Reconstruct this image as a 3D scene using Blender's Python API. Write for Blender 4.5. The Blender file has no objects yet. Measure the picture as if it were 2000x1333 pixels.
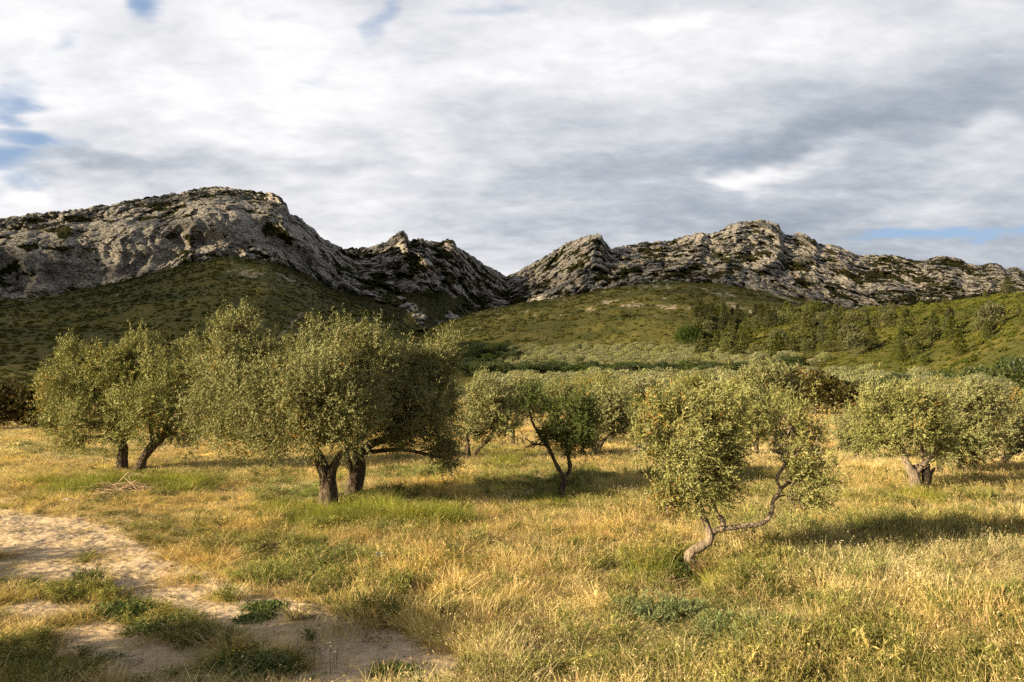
import bpy, math, random, time
import numpy as np
T0 = time.time()
def log(*a): print('[%.1fs]' % (time.time() - T0), *a, flush=True)
sc = bpy.context.scene
COL = sc.collection
rad = math.radians

# ------------------------------------------------------------------ camera
F, CX, CY, CAMZ = 1400.0, 1000.0, 666.5, 3.0
PITCH = math.atan(83.5 / F)
cam = bpy.data.cameras.new('camera')
cam.sensor_width = 36.0
cam.lens = F / 2000.0 * 36.0
cam.clip_start, cam.clip_end = 0.1, 20000
camo = bpy.data.objects.new('camera', cam)
camo.location = (0, 0, CAMZ)
camo.rotation_euler = (math.pi / 2 + PITCH, 0, 0)
COL.objects.link(camo)
sc.camera = camo

# ------------------------------------------------------------------ light
SUN_EL = rad(19.0)
SUN_AZ = math.atan2(-0.91, -0.41)            # compass style: atan2(x, y) of the direction towards the sun
sx, sy, sz = math.sin(SUN_AZ) * math.cos(SUN_EL), math.cos(SUN_AZ) * math.cos(SUN_EL), math.sin(SUN_EL)
sun = bpy.data.lights.new('sun', 'SUN')
sun.energy = 5.0
sun.angle = rad(0.5)
sun.color = (1.0, 0.805, 0.51)
suno = bpy.data.objects.new('sun', sun)
from mathutils import Vector
suno.rotation_euler = Vector((sx, sy, sz)).to_track_quat('Z', 'Y').to_euler()
suno.location = (-60, -25, 30)
COL.objects.link(suno)

sc.view_settings.view_transform = 'Standard'
sc.view_settings.look = 'None'
sc.view_settings.exposure = 1.6
sc.view_settings.gamma = 1.0
sc.cycles.max_bounces = 6
sc.cycles.diffuse_bounces = 3
sc.cycles.transparent_max_bounces = 12
sc.cycles.use_denoising = False
sc.cycles.sample_clamp_indirect = 4.0

# ------------------------------------------------------------------ node helper
class NT:
    def __init__(s, tree):
        s.t = tree; tree.nodes.clear()
    def n(s, typ, ins=None, **props):
        nd = s.t.nodes.new(typ)
        for k, v in props.items(): setattr(nd, k, v)
        for k, v in (ins or {}).items():
            sock = nd.inputs[k]
            if isinstance(v, bpy.types.NodeSocket): s.t.links.new(v, sock)
            else: sock.default_value = v
        return nd
    def math(s, op, a, b=0.0, c=None, clamp=False):
        ins = {0: a, 1: b}
        if c is not None: ins[2] = c
        return s.n('ShaderNodeMath', ins, operation=op, use_clamp=clamp).outputs[0]
    def vmath(s, op, a, b=(0, 0, 0)):
        nd = s.n('ShaderNodeVectorMath', {0: a, 1: b}, operation=op)
        return nd.outputs['Value'] if op in ('DOT_PRODUCT', 'LENGTH', 'DISTANCE') else nd.outputs[0]
    def rng(s, v, a, b, lo=0.0, hi=1.0, smooth=True):
        return s.n('ShaderNodeMapRange', {0: v, 1: a, 2: b, 3: lo, 4: hi},
                   interpolation_type='SMOOTHSTEP' if smooth else 'LINEAR').outputs[0]
    def mix(s, f, a, b, blend='MIX'):
        nd = s.n('ShaderNodeMix', data_type='RGBA', blend_type=blend)
        for i, v in ((0, f), (6, a), (7, b)):
            if isinstance(v, bpy.types.NodeSocket): s.t.links.new(v, nd.inputs[i])
            else: nd.inputs[i].default_value = v if i == 0 else (tuple(v) + (1.0,))[:4]
        return nd.outputs[2]
    def noise(s, vec, scale, detail=4.0, rough=0.55, dist=0.0, out=0):
        return s.n('ShaderNodeTexNoise', {'Vector': vec, 'Scale': scale, 'Detail': detail, 'Roughness': rough,
                                          'Distortion': dist}).outputs[out]
    def link(s, a, b): s.t.links.new(a, b)

# ------------------------------------------------------------------ sky
def px_ray(px, py):
    a = (np.asarray(px, float) - CX) / F; b = -(np.asarray(py, float) - CY) / F
    cp, sp = math.cos(PITCH), math.sin(PITCH)
    return a, cp - b * sp, sp + b * cp
w = bpy.data.worlds.new('World'); sc.world = w; w.use_nodes = True
t = NT(w.node_tree)
sky = t.n('ShaderNodeTexSky', sky_type='NISHITA', sun_disc=False, sun_elevation=SUN_EL,
          sun_rotation=SUN_AZ % (2 * math.pi), air_density=1.0, dust_density=0.6, ozone_density=1.5)
d = t.n('ShaderNodeTexCoord').outputs['Generated']
sep = t.n('ShaderNodeSeparateXYZ', {0: d})
dx, dy, dz = sep.outputs
zz = t.math('ADD', t.math('MAXIMUM', dz, 0.0), 0.24)
P2 = t.n('ShaderNodeCombineXYZ', {0: t.math('DIVIDE', dx, zz), 1: t.math('DIVIDE', dy, zz), 2: 0.0}).outputs[0]
def mapped(rot, scl, loc=(0, 0, 0)):
    return t.n('ShaderNodeMapping', {'Vector': P2, 'Rotation': (0, 0, rad(rot)), 'Scale': scl, 'Location': loc}).outputs[0]
nbig = t.rng(t.noise(mapped(30, (0.6, 1.1, 1), (3.1, 0.7, 0)), 1.1, 5, 0.5, 0.3), 0.3, 0.7, 0, 1, False)
nmid = t.rng(t.noise(mapped(28, (0.7, 1.4, 1), (7.3, 2.2, 0)), 2.6, 6, 0.5, 0.4), 0.3, 0.7, 0, 1, False)
nfine = t.rng(t.noise(mapped(24, (0.8, 1.7, 1), (1.7, 5.5, 0)), 8.0, 8, 0.62, 0.35), 0.3, 0.7, 0, 1, False)
npuff = t.rng(t.noise(mapped(0, (1, 1, 1), (11, 4, 0)), 4.2, 3, 0.45, 0.3), 0.3, 0.7, 0, 1, False)
dyc = t.math('MAXIMUM', dy, 0.08)
wv = t.noise(P2, 3.0, 4, 0.55, 0.3, out=1)
wv = t.vmath('MULTIPLY', t.vmath('SUBTRACT', wv, (0.5, 0.5, 0.5)), (0.22, 0.11, 0.0))
UV = t.vmath('ADD', t.n('ShaderNodeCombineXYZ', {0: t.math('DIVIDE', dx, dyc), 1: t.math('DIVIDE', dz, dyc), 2: 0.0}).outputs[0], wv)
def blob(px, py, rx, ry, ang, soft=1.0):
    a_, b_, c_ = px_ray(px, py)
    k = F * float(b_)
    v_ = t.vmath('SUBTRACT', UV, (float(a_ / b_), float(c_ / b_), 0))
    v_ = t.n('ShaderNodeMapping', {'Vector': v_, 'Rotation': (0, 0, rad(ang)), 'Scale': (1, 1, 1)}).outputs[0]
    v_ = t.vmath('MULTIPLY', v_, (k / rx, k / ry, 0))
    return t.rng(t.vmath('LENGTH', v_), 1.0 + 0.5 * soft, max(0.0, 1.0 - soft))
left = t.rng(dx, 0.45, -0.35)
shade = t.math('MULTIPLY_ADD', nbig, 0.20, t.math('MULTIPLY', nmid, 0.20))
shade = t.math('MULTIPLY_ADD', nfine, 0.17, shade)
nvf = t.rng(t.noise(mapped(-20, (1, 1.35, 1), (5, 9, 0)), 15.0, 5, 0.6, 0.3), 0.3, 0.7, 0, 1, False)
shade = t.math('MULTIPLY_ADD', nvf, 0.11, shade)
shade = t.math('MULTIPLY_ADD', t.math('MULTIPLY', npuff, left), 0.22, shade)
shade = t.math('ADD', t.math('MULTIPLY_ADD', left, 0.12, shade), -0.095)
shade = t.math('MULTIPLY_ADD', t.rng(dz, 0.05, 0.45), 0.10, shade)
for b in (  # broad lit and dark cloud bands: centre, radii, tilt (deg, down to the right), amount
    (1500, 90, 560, 75, -7, 0.24), (1780, 210, 430, 110, -13, -0.24), (1950, 330, 300, 60, -20, 0.16), (1560, 260, 230, 34, -17, -0.20),
    (1470, 345, 90, 40, -20, 0.40), (1560, 315, 170, 26, -17, 0.22), (1960, 235, 60, 30, -20, 0.28), (1400, 352, 60, 14, 10, 0.18),
    (1000, 390, 260, 70, -8, -0.16), (1200, 430, 400, 40, -8, -0.10), (250, 335, 190, 34, 4, -0.30), (520, 275, 190, 30, 4, 0.22), (640, 310, 140, 26, 2, -0.14),
    (600, 130, 420, 120, -8, 0.14), (0, 60, 130, 100, 0, 0.10), (20, 378, 60, 26, 0, 0.25), (1650, 400, 420, 34, -14, -0.13), (1250, 60, 120, 20, -10, 0.14), (1100, 60, 130, 60, -5, 0.12),
    (1330, 48, 40, 24, 0, 0.12), (1255, 65, 40, 18, 0, 0.08), (860, 335, 60, 24, 0, 0.10)):
    shade = t.math('MULTIPLY_ADD', blob(*b[:5]), b[5], shade)
ramp = t.n('ShaderNodeValToRGB', {0: shade})
cr = ramp.color_ramp
cr.elements[0].position = 0.02; cr.elements[0].color = (0.27, 0.305, 0.35, 1)
cr.elements[1].position = 0.98; cr.elements[1].color = (0.87, 0.845, 0.81, 1)
for pos, c in ((0.20, (0.37, 0.40, 0.44, 1)), (0.38, (0.51, 0.525, 0.55, 1)), (0.55, (0.64, 0.64, 0.65, 1)), (0.75, (0.78, 0.77, 0.765, 1))):
    e = cr.elements.new(pos); e.color = c
hole = None
for h in ((305, 0, 60, 40, 0, 0.95), (20, 200, 60, 70, 20, 0.85), (60, 285, 120, 34, 4, 0.95), (0, 330, 110, 40, 0, 0.9), (-300, 150, 260, 200, 0, 1.0), (110, 90, 70, 26, -40, 0.45), (20, 240, 60, 30, 10, .8),
          (1840, 462, 200, 20, -4, 1.0), (2060, 445, 130, 22, -6, 1.0), (590, 150, 70, 60, 0, 0.40), (560, 25, 90, 20, 0, 0.42), (490, 60, 50, 40, 0, .35),
          (755, 35, 34, 60, 0, 0.62), (960, 30, 130, 22, 0, 0.5), (1130, 0, 130, 16, 0, 0.6), (1430, 290, 130, 20, -18, 0.36), (270, 160, 26, 40, 0, .35), (1600, 10, 60, 16, 0, .4), (830, 120, 50, 60, 0, .3)):
    s_ = t.math('MULTIPLY', blob(*h[:5]), h[5])
    hole = s_ if hole is None else t.math('MAXIMUM', hole, s_)
hn = t.math('ADD', t.math('MULTIPLY', nmid, 0.5), t.math('MULTIPLY', nfine, 0.5))
hole = t.rng(t.math('SUBTRACT', hole, t.math('MULTIPLY', hn, 0.5)), -0.08, 0.78)
blue = t.mix(0.7, t.mix(1.0, sky.outputs[0], (0.09, 0.09, 0.09), 'MULTIPLY'), (0.27, 0.38, 0.55))
colr = t.mix(hole, ramp.outputs[0], blue)
back = t.rng(dy, -0.3, 0.35, 0.62, 1.0)                 # unseen sky behind the camera, dimmed to weaken the fill light
colr = t.mix(1.0, colr, t.n('ShaderNodeCombineColor', {0: back, 1: back, 2: back}).outputs[0], 'MULTIPLY')
colr = t.mix(1.0, colr, (4.35, 4.37, 4.45), 'MULTIPLY')
bg = t.n('ShaderNodeBackground', {'Color': colr, 'Strength': 0.1})
t.link(bg.outputs[0], t.n('ShaderNodeOutputWorld').inputs[0])

R_ = np.random.RandomState(3)
# ------------------------------------------------------------------ numpy noise
_rs = np.random.RandomState(11)
_perm = np.concatenate([_rs.permutation(256)] * 3).astype(np.int32)
_g = _rs.normal(size=(256, 3)).astype(np.float32); _g /= np.linalg.norm(_g, axis=1)[:, None]
def perlin(x, y, z=0.0):
    x, y, z = np.broadcast_arrays(np.asarray(x, np.float32), np.asarray(y, np.float32), np.asarray(z, np.float32))
    xi, yi, zi = (np.floor(v).astype(np.int64) for v in (x, y, z))
    xf, yf, zf = x - xi, y - yi, z - zi
    xi &= 255; yi &= 255; zi &= 255
    u, v, w_ = (q * q * q * (q * (q * 6 - 15) + 10) for q in (xf, yf, zf))
    def g(a, b, c):
        h = _perm[_perm[_perm[xi + a] + yi + b] + zi + c]
        gg = _g[h]
        return gg[..., 0] * (xf - a) + gg[..., 1] * (yf - b) + gg[..., 2] * (zf - c)
    def l(a, b, q): return a + (b - a) * q
    return 1.6 * l(l(l(g(0,0,0), g(1,0,0), u), l(g(0,1,0), g(1,1,0), u), v),
                   l(l(g(0,0,1), g(1,0,1), u), l(g(0,1,1), g(1,1,1), u), v), w_)
def fbm(x, y, z=0.0, o=4, gain=0.5):
    s_, a = 0, 1.0
    for i in range(o):
        k = 2.03 ** i
        s_ = s_ + a * perlin(np.asarray(x) * k + 17.3 * i, np.asarray(y) * k - 9.1 * i, np.asarray(z) * k + 3.7 * i); a *= gain
    return s_
def ridged(x, y, z=0.0, o=4, gain=0.55):
    s_, a, n_ = 0, 1.0, 0
    for i in range(o):
        k = 2.07 ** i
        s_ = s_ + a * (1 - np.abs(perlin(np.asarray(x) * k + 7.3 * i, np.asarray(y) * k + 5.1 * i, np.asarray(z) * k - 2.7 * i)) * 2); n_ += a; a *= gain
    return s_ / n_
def worley(x, y, z):
    """distance to the nearest and second nearest of the scattered cell points"""
    xi, yi, zi = (np.floor(v).astype(np.int64) for v in (x, y, z))
    f1 = np.full(x.shape, 9.0, np.float32); f2 = f1.copy()
    for a in (-1, 0, 1):
        for b in (-1, 0, 1):
            for c in (-1, 0, 1):
                h = _perm[_perm[_perm[(xi + a) & 255] + ((yi + b) & 255)] + ((zi + c) & 255)]
                j = (_g[h] * 0.5 + 0.5)
                dd = (xi + a + j[:, 0] - x) ** 2 + (yi + b + j[:, 1] - y) ** 2 + (zi + c + j[:, 2] - z) ** 2
                m1 = dd < f1
                f2 = np.where(m1, f1, np.minimum(f2, dd)); f1 = np.where(m1, dd, f1)
    return np.sqrt(f1), np.sqrt(f2)
def sstep(v, a, b):
    q = np.clip((v - a) / (b - a), 0, 1); return q * q * (3 - 2 * q)

# ------------------------------------------------------------------ pixel <-> place helpers (layout only)
def ground_at(px, py, z=0.0):
    a, b, c = px_ray(px, py); k = (z - CAMZ) / c
    return float(a * k), float(b * k)
def at(px, py, Y):
    a, b, c = px_ray(px, py); k = Y / b
    return np.array([float(a * k), float(Y), float(CAMZ + c * k)])
def project(x, y, z):
    cp, sp = math.cos(PITCH), math.sin(PITCH)
    dz_ = z - CAMZ
    f = y * cp + dz_ * sp; u = -y * sp + dz_ * cp
    f = np.where(f < 0.05, 0.05, f)
    return CX + F * x / f, CY - F * u / f
def crest(pts):
    p = np.array(pts, float); a, b, c = px_ray(p[:, 0], p[:, 1])
    return np.arctan2(a, b), c / np.hypot(a, b)
def azpx(px): return math.atan((px - CX) / F)

# ------------------------------------------------------------------ mesh helpers
def mesh(name, V, Q, mat=None, col=None, smooth=False, attrs=None):
    V = np.ascontiguousarray(V, np.float32); Q = np.ascontiguousarray(Q, np.int32)
    k = Q.shape[1]; me = bpy.data.meshes.new(name)
    me.vertices.add(len(V)); me.vertices.foreach_set('co', V.ravel())
    me.loops.add(Q.size); me.loops.foreach_set('vertex_index', Q.ravel())
    me.polygons.add(len(Q)); me.polygons.foreach_set('loop_start', np.arange(0, Q.size, k, dtype=np.int32))
    if smooth: me.polygons.foreach_set('use_smooth', np.ones(len(Q), bool))
    if col is not None:
        c4 = np.ones((len(V), 4), np.float32); c4[:, :3] = col
        me.attributes.new('Col', 'FLOAT_COLOR', 'POINT').data.foreach_set('color', c4.ravel())
    for an, av in (attrs or {}).items():
        me.attributes.new(an, 'FLOAT', 'POINT').data.foreach_set('value', np.ascontiguousarray(av, np.float32))
    me.update(calc_edges=True)
    if mat: me.materials.append(mat)
    return me
def link(name, data, parent=None, loc=None):
    o = bpy.data.objects.new(name, data); COL.objects.link(o)
    if parent is not None: o.parent = parent
    if loc is not None: o.location = loc
    return o
def tag(o, label=None, cat=None, group=None, kind=None):
    if label: o['label'] = label
    if cat: o['category'] = cat
    if group: o['group'] = group
    if kind: o['kind'] = kind
    return o
def gridq(nu, nv):
    i = np.arange(nu - 1)[:, None] * nv + np.arange(nv - 1)[None, :]
    return np.stack([i, i + nv, i + nv + 1, i + 1], -1).reshape(-1, 4)
def join(parts):
    Vs, Qs, Cs, o = [], [], [], 0
    for p in parts:
        Vs.append(p[0]); Qs.append(p[1] + o); o += len(p[0])
        if len(p) > 2: Cs.append(np.broadcast_to(p[2], p[0].shape))
    return (np.concatenate(Vs), np.concatenate(Qs)) + ((np.concatenate(Cs),) if Cs else ())

# ------------------------------------------------------------------ materials
def material(name):
    m = bpy.data.materials.new(name); m.use_nodes = True
    return m, NT(m.node_tree)
def finish(t, shader, disp=None):
    o = t.n('ShaderNodeOutputMaterial'); t.link(shader, o.inputs[0])
def principled(t, col, rough=0.9, normal=None, spec=0.2):
    ins = {'Base Color': col, 'Roughness': rough, 'Specular IOR Level': spec}
    if normal is not None: ins['Normal'] = normal
    return t.n('ShaderNodeBsdfPrincipled', ins).outputs[0]
def bump(t, h, dist, strength=1.0, normal=None):
    ins = {'Height': h, 'Distance': dist, 'Strength': strength}
    if normal is not None: ins['Normal'] = normal
    return t.n('ShaderNodeBump', ins).outputs[0]
def attr(t, name, out='Fac', typ='GEOMETRY'):
    return t.n('ShaderNodeAttribute', attribute_name=name, attribute_type=typ).outputs[out]

def foliage_mat(name, trans=0.3, rough=0.5, spec=0.35, gain=(1, 1, 1), tint_var=0.0, inst=False):
    m, t = material(name)
    c = attr(t, 'Col', 'Color')
    if gain != (1, 1, 1): c = t.mix(1.0, c, gain, 'MULTIPLY')
    if tint_var:
        r = t.n('ShaderNodeObjectInfo').outputs['Random']
        c = t.n('ShaderNodeHueSaturation', {'Color': c, 'Hue': t.rng(r, 0, 1, 0.485, 0.515, False),
                'Saturation': t.rng(t.math('FRACT', t.math('MULTIPLY', r, 7.3)), 0, 1, 0.75, 1.15, False),
                'Value': t.rng(t.math('FRACT', t.math('MULTIPLY', r, 31.7)), 0, 1, 1 - tint_var, 1 + tint_var, False)}).outputs[0]
    if inst:
        k = attr(t, 'tint', 'Vector', 'INSTANCER'); c = t.mix(1.0, c, k, 'MULTIPLY')
    p = principled(t, c, rough, spec=spec)
    tr = t.n('ShaderNodeBsdfTranslucent', {'Color': t.mix(1.0, c, (1.15, 1.2, 0.6), 'MULTIPLY')}).outputs[0]
    s_ = t.n('ShaderNodeMixShader', {0: trans, 1: p, 2: tr}).outputs[0]
    finish(t, s_); return m

M_LEAF = foliage_mat('olive_leaves', 0.14, 0.6, 0.15)
M_LEAFV = foliage_mat('olive_leaves_varied', 0.13, 0.6, 0.15, tint_var=0.18)
M_PINE = foliage_mat('pine_needles', 0.15, 0.6, 0.2, tint_var=0.2)
M_OAK = foliage_mat('oak_leaves', 0.2, 0.5, 0.3, tint_var=0.2)
M_GRASS = foliage_mat('grass_blades', 0.3, 0.6, 0.2, inst=True)
M_SCRUB = foliage_mat('scrub_leaves', 0.15, 0.7, 0.15, inst=True)

def bark(name, c0, c1, scale=1.0):
    m, t = material(name)
    co = t.n('ShaderNodeTexCoord').outputs['Object']
    mp = t.n('ShaderNodeMapping', {'Vector': co, 'Scale': (14 * scale, 14 * scale, 3.5 * scale)}).outputs[0]
    a = t.noise(mp, 1.0, 6, 0.65, 0.6); b = t.noise(co, 5 * scale, 4, 0.6)
    c = t.mix(t.rng(a, 0.35, 0.68), c0, c1)
    c = t.mix(t.rng(b, 0.55, 0.8), c, (0.20, 0.19, 0.15))
    v = t.n('ShaderNodeTexVoronoi', {'Vector': mp, 'Scale': 1.6}, feature='DISTANCE_TO_EDGE').outputs[0]
    h = t.math('ADD', a, t.rng(v, 0, 0.12, -0.4, 0))
    finish(t, principled(t, c, 0.9, bump(t, h, 0.03 / scale), 0.1)); return m
M_BARK = bark('olive_bark_dark', (0.045, 0.034, 0.024), (0.15, 0.115, 0.08))
M_BARKL = bark('olive_bark_pale', (0.13, 0.10, 0.075), (0.36, 0.29, 0.21), 1.8)
M_BURNT = bark('burnt_bark', (0.012, 0.010, 0.009), (0.035, 0.028, 0.022))

# ------------------------------------------------------------------ height of the land
ax = [-1000, -300, 0, 200, 430, 560, 700, 800, 860, 950]
A_az, A_te = crest([(-1000, 640), (-300, 610), (0, 592), (120, 575), (250, 550), (330, 525), (430, 503), (520, 512), (560, 530), (640, 570), (700, 597), (760, 622), (800, 640), (840, 664), (880, 700), (960, 752), (1100, 790), (2400, 790)])
B_az, B_te = crest([(300, 790), (640, 760), (740, 700), (820, 652), (860, 633), (920, 614), (1000, 597), (1100, 584), (1200, 561), (1250, 556), (1330, 551), (1400, 557), (1480, 570), (1560, 585), (1640, 600), (1700, 615), (1800, 640), (2000, 660), (2400, 680)])
C_az, C_te = crest([(900, 800), (1150, 770), (1300, 720), (1400, 668), (1480, 634), (1560, 616), (1640, 611), (1700, 606), (1800, 600), (1900, 588), (2000, 575), (2150, 560), (2500, 560)])
C_r = ([azpx(p) for p in (1300, 1400, 1560, 1700, 2000, 2400)], [520, 500, 450, 400, 330, 280])
PL_r = [0, 110, 150, 190, 240, 280, 340, 400, 520, 900, 1500, 4000]
PL_z = [0, 0.0, 0.4, 1.6, 4.6, 8.0, 14.6, 21.6, 34, 60, 75, 80]
_pr = np.linspace(0, 4000, 801); _pz = np.interp(_pr, PL_r, PL_z)
_pz = np.convolve(np.pad(_pz, 6, mode='edge'), np.ones(13) / 13, 'valid')
def smax(a, b, k):
    h = np.clip(0.5 + 0.5 * (a - b) / k, 0, 1); return b + (a - b) * h + k * h * (1 - h)
def hill(r, az, AZ, TE, rc, r0, z0, pw, fall):
    zc = CAMZ + rc * np.interp(az, AZ, TE)
    tq = np.clip((r - r0) / (rc - r0), 0, None)
    tt = np.minimum(tq, 1.0)
    f = (0.62 * tt + 0.38 * np.sin(np.pi / 2 * tt)) ** pw
    # the crest is the place seen highest: ease over it
    z = z0 + (zc - z0) * f
    over = np.maximum(r - rc, 0)
    return z - fall * over ** 2 / (over + 60)
def H(x, y, detail=True):
    x = np.asarray(x, float); y = np.asarray(y, float)
    r = np.hypot(x, y); az = np.arctan2(x, y)
    front = sstep(np.cos(az), 0.05, 0.35)
    pl = np.interp(r, _pr, _pz)
    rC = np.interp(az, C_r[0], C_r[1])
    a = hill(r, az, A_az, A_te, 800.0, 170.0, -6.0, 1.25, 0.55)
    b = hill(r, az, B_az, B_te, 760.0, 330.0, -5.0, 0.9, 0.50)
    c = hill(r, az, C_az, C_te, rC, np.interp(az, [azpx(1500), azpx(1750), azpx(2000), azpx(2300)], [225, 185, 115, 100]), -5.0, 1.0, 0.6)
    z = smax(smax(smax(pl, a, 5.0), b, 6.0), c, 4.0)
    z = z * front
    if detail:
        k = sstep(r, 60, 260)
        z = z + k * (fbm(x / 42.0, y / 42.0, 1.5, 4) * 2.4 * sstep(r, 150, 500) + fbm(x / 9.0, y / 9.0, 4.5, 3) * 0.45)
        n = (1 - k)
        z = z + n * (fbm(x / 6.0, y / 6.0, 0.3, 3) * 0.07 + fbm(x / 0.9, y / 0.9, 6.3, 3) * 0.022) * sstep(r, 1.0, 5.0)
    return z
def h1(x, y): return float(H(np.array([x]), np.array([y]))[0])

# regions on the meadow, laid out from the photo and evaluated at ground positions
def ell(px, py, items):
    m = np.zeros_like(px)
    for cx, cy, rx, ry, ang in items:
        ca, sa = math.cos(rad(ang)), math.sin(rad(ang))
        u = ((px - cx) * ca + (py - cy) * sa) / rx; v = (-(px - cx) * sa + (py - cy) * ca) / ry
        m = np.maximum(m, 1 - np.sqrt(u * u + v * v) )
    return m
BARE = [(60, 1030, 210, 30, 4), (250, 1170, 330, 60, 14), (480, 1215, 260, 50, 18), (120, 1075, 250, 50, 8), (300, 1125, 240, 45, 14), (440, 1185, 200, 50, 22), (620, 1255, 240, 66, 20),
        (200, 1265, 170, 60, 15), (130, 1180, 110, 20, 4), (420, 1290, 150, 45, 8), (800, 1285, 160, 50, 8), (90, 1120, 160, 40, 3),(60,1200,120,30,3),
        (300, 1300, 300, 45, 4), (620, 1215, 160, 30, 18), (700, 1345, 260, 30, 0), (770, 1200, 60, 10, 5), (1210, 1095, 40, 6, 5), (1060, 1280, 60, 12, 5)]
NOTBARE = [(120, 1160, 150, 22, 6), (330, 1208, 110, 24, 15), (400, 1250, 90, 18, 12), (30, 1280, 90, 70, 0), (520, 1300, 110, 26, 5), (440, 1172, 40, 8, 5), (100, 1335, 150, 40, 0)]
LUSH = [(230, 945, 210, 34, 2), (700, 1005, 240, 55, 3), (610, 985, 150, 40, 0), (860, 1010, 90, 40, 0), (1000, 905, 130, 34, 0), (1090, 975, 130, 26, 0), (1290, 1115, 110, 45, 0),
        (1450, 1140, 130, 50, 0), (1750, 1035, 130, 30, 0), (1900, 1050, 110, 34, 0), (1440, 1300, 420, 60, 0), (1330, 1230, 220, 40, 0), (60, 1300, 150, 80, 0),
        (330, 1215, 160, 45, 15), (190, 1170, 220, 34, 8), (590, 1120, 190, 40, 0), (1900, 1330, 130, 40, 0), (1060, 950, 200, 30, 0), (1780, 985, 160, 24, 0), (130, 880, 180, 22, 0),
        (1500, 1050, 120, 26, 0), (820, 930, 120, 20, 0), (480, 1070, 160, 26, 5), (500, 1305, 130, 40, 0)]
def regions(x, y):
    px, py = project(x, y, np.zeros_like(x))
    n1 = fbm(x / 1.7, y / 1.7, 9.0, 4); n2 = fbm(x / 5.5, y / 5.5, 2.0, 3); n3 = fbm(x / 0.6, y / 0.6, 5.0, 3)
    ok = (y > 2)
    b = ell(px, py, BARE) + 0.35 * n1 + 0.12 * n3; b2 = ell(px, py, NOTBARE)
    bare = sstep(b, 0.0, 0.26) * (1 - sstep(b2 + 0.3 * n1, 0.02, 0.35)) * ok
    lush = np.clip(sstep(ell(px, py, LUSH) + 0.30 * n1, 0.05, 0.5) + 0.55 * sstep(n2 + 0.7 * n1, 0.15, 0.8), 0, 1)
    return bare, lush * (1 - 0.6 * bare)

# ------------------------------------------------------------------ ground sheet
log('ground')
azs = np.concatenate([np.radians(np.arange(-180, -48, 2.0)), np.radians(np.arange(-48, 48, 0.15)), np.radians(np.arange(48, 180.1, 2.0))])
rs = [0.0, 0.6, 1.2, 2.0, 3.0, 4.0, 5.0]
while rs[-1] < 60: rs.append(rs[-1] * 1.0085)
while rs[-1] < 1500: rs.append(rs[-1] * 1.010)
while rs[-1] < 6000: rs.append(rs[-1] * 1.12)
rs = np.array(rs)
RR, AA = np.meshgrid(rs, azs)
gx, gy = RR * np.sin(AA), RR * np.cos(AA)
gz = H(gx, gy)
gz = np.where(RR > 1900, gz - (RR - 1900) * 0.02, gz)
bare, lush = regions(gx.ravel(), gy.ravel())
ppx, ppy = project(gx.ravel(), gy.ravel(), gz.ravel())
nn = fbm(gx.ravel() / 9, gy.ravel() / 9, 3, 4); nn2 = fbm(gx.ravel() / 26, gy.ravel() / 20, 8, 3)
rr_ = RR.ravel()
ROCKP = [(480, 535, 60, 16, 5), (560, 545, 60, 10, 20), (1530, 582, 60, 7, 20), (1640, 598, 55, 6, 25), (1280, 560, 80, 6, 0), (1240, 598, 40, 9, 0), (1150, 605, 25, 6, -10),
         (1310, 600, 60, 8, 5), (1410, 575, 60, 8, 12), (1500, 622, 50, 6, 0), (1190, 590, 40, 6, -10), (1440, 600, 60, 10, 20), (1580, 603, 80, 5, 12), (700, 593, 60, 5, 28)]
nf_ = fbm(gx.ravel() / 5.5, gy.ravel() / 9, 13, 4)
rock = sstep(np.clip(ell(ppx, ppy, ROCKP), 0, 1) * .6 + 0.25 * nn + .5 * nf_, 0.42, 0.58) * (rr_ > 480) * (ell(ppx, ppy, ROCKP) > -.3)
rock = np.maximum(rock, 0.9 * sstep(nn + 0.6 * nn2, 1.02, 1.15) * (rr_ > 480))
track = [(592, 612), (575, 622), (568, 640), (552, 650), (540, 662)]
for i in range(len(track) - 1):
    a0, a1 = np.array(track[i], float), np.array(track[i + 1], float); dd = a1 - a0
    q = np.clip(((ppx - a0[0]) * dd[0] + (ppy - a0[1]) * dd[1]) / (dd @ dd), 0, 1)
    rock = np.maximum(rock, 0.8 * sstep(-np.hypot(ppx - a0[0] - q * dd[0], ppy - a0[1] - q * dd[1]), -3.0, -1.2) * (rr_ > 300))
m, t = material('meadow_and_scrub_ground')
pos = t.n('ShaderNodeNewGeometry').outputs['Position']
n1 = t.noise(pos, 1.1, 5, 0.6); n2 = t.noise(pos, 9.0, 5, 0.65); n3 = t.noise(pos, 60.0, 4, 0.7)
straw = t.mix(n2, (0.30, 0.21, 0.10), (0.48, 0.36, 0.18))
straw = t.mix(t.rng(n1, 0.4, 0.7), straw, (0.27, 0.21, 0.08))
straw = t.mix(t.rng(n3, 0.5, 0.75, 0, 0.7), straw, (0.14, 0.10, 0.05))
green = t.mix(n2, (0.06, 0.075, 0.018), (0.16, 0.17, 0.05))
sand = t.mix(t.rng(n2, 0.3, 0.7), (0.36, 0.275, 0.185), (0.52, 0.405, 0.28))
sand = t.mix(t.rng(n3, 0.55, 0.8, 0, 0.55), sand, (0.28, 0.20, 0.12))
sand = t.mix(t.rng(n1, 0.5, 0.75, 0, 0.35), sand, (0.36, 0.25, 0.14))
c = t.mix(t.math('MULTIPLY', attr(t, 'lush'), 0.8), straw, green)
c = t.mix(attr(t, 'bare'), c, sand)
far = t.noise(pos, 0.045, 6, 0.6); far2 = t.noise(pos, 0.35, 5, 0.65)
scrub = t.mix(t.rng(far, 0.35, 0.65), (0.050, 0.054, 0.012), (0.100, 0.088, 0.022))
scrub = t.mix(t.rng(far2, 0.45, 0.7, 0, 0.75), scrub, (0.028, 0.034, 0.009))
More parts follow.
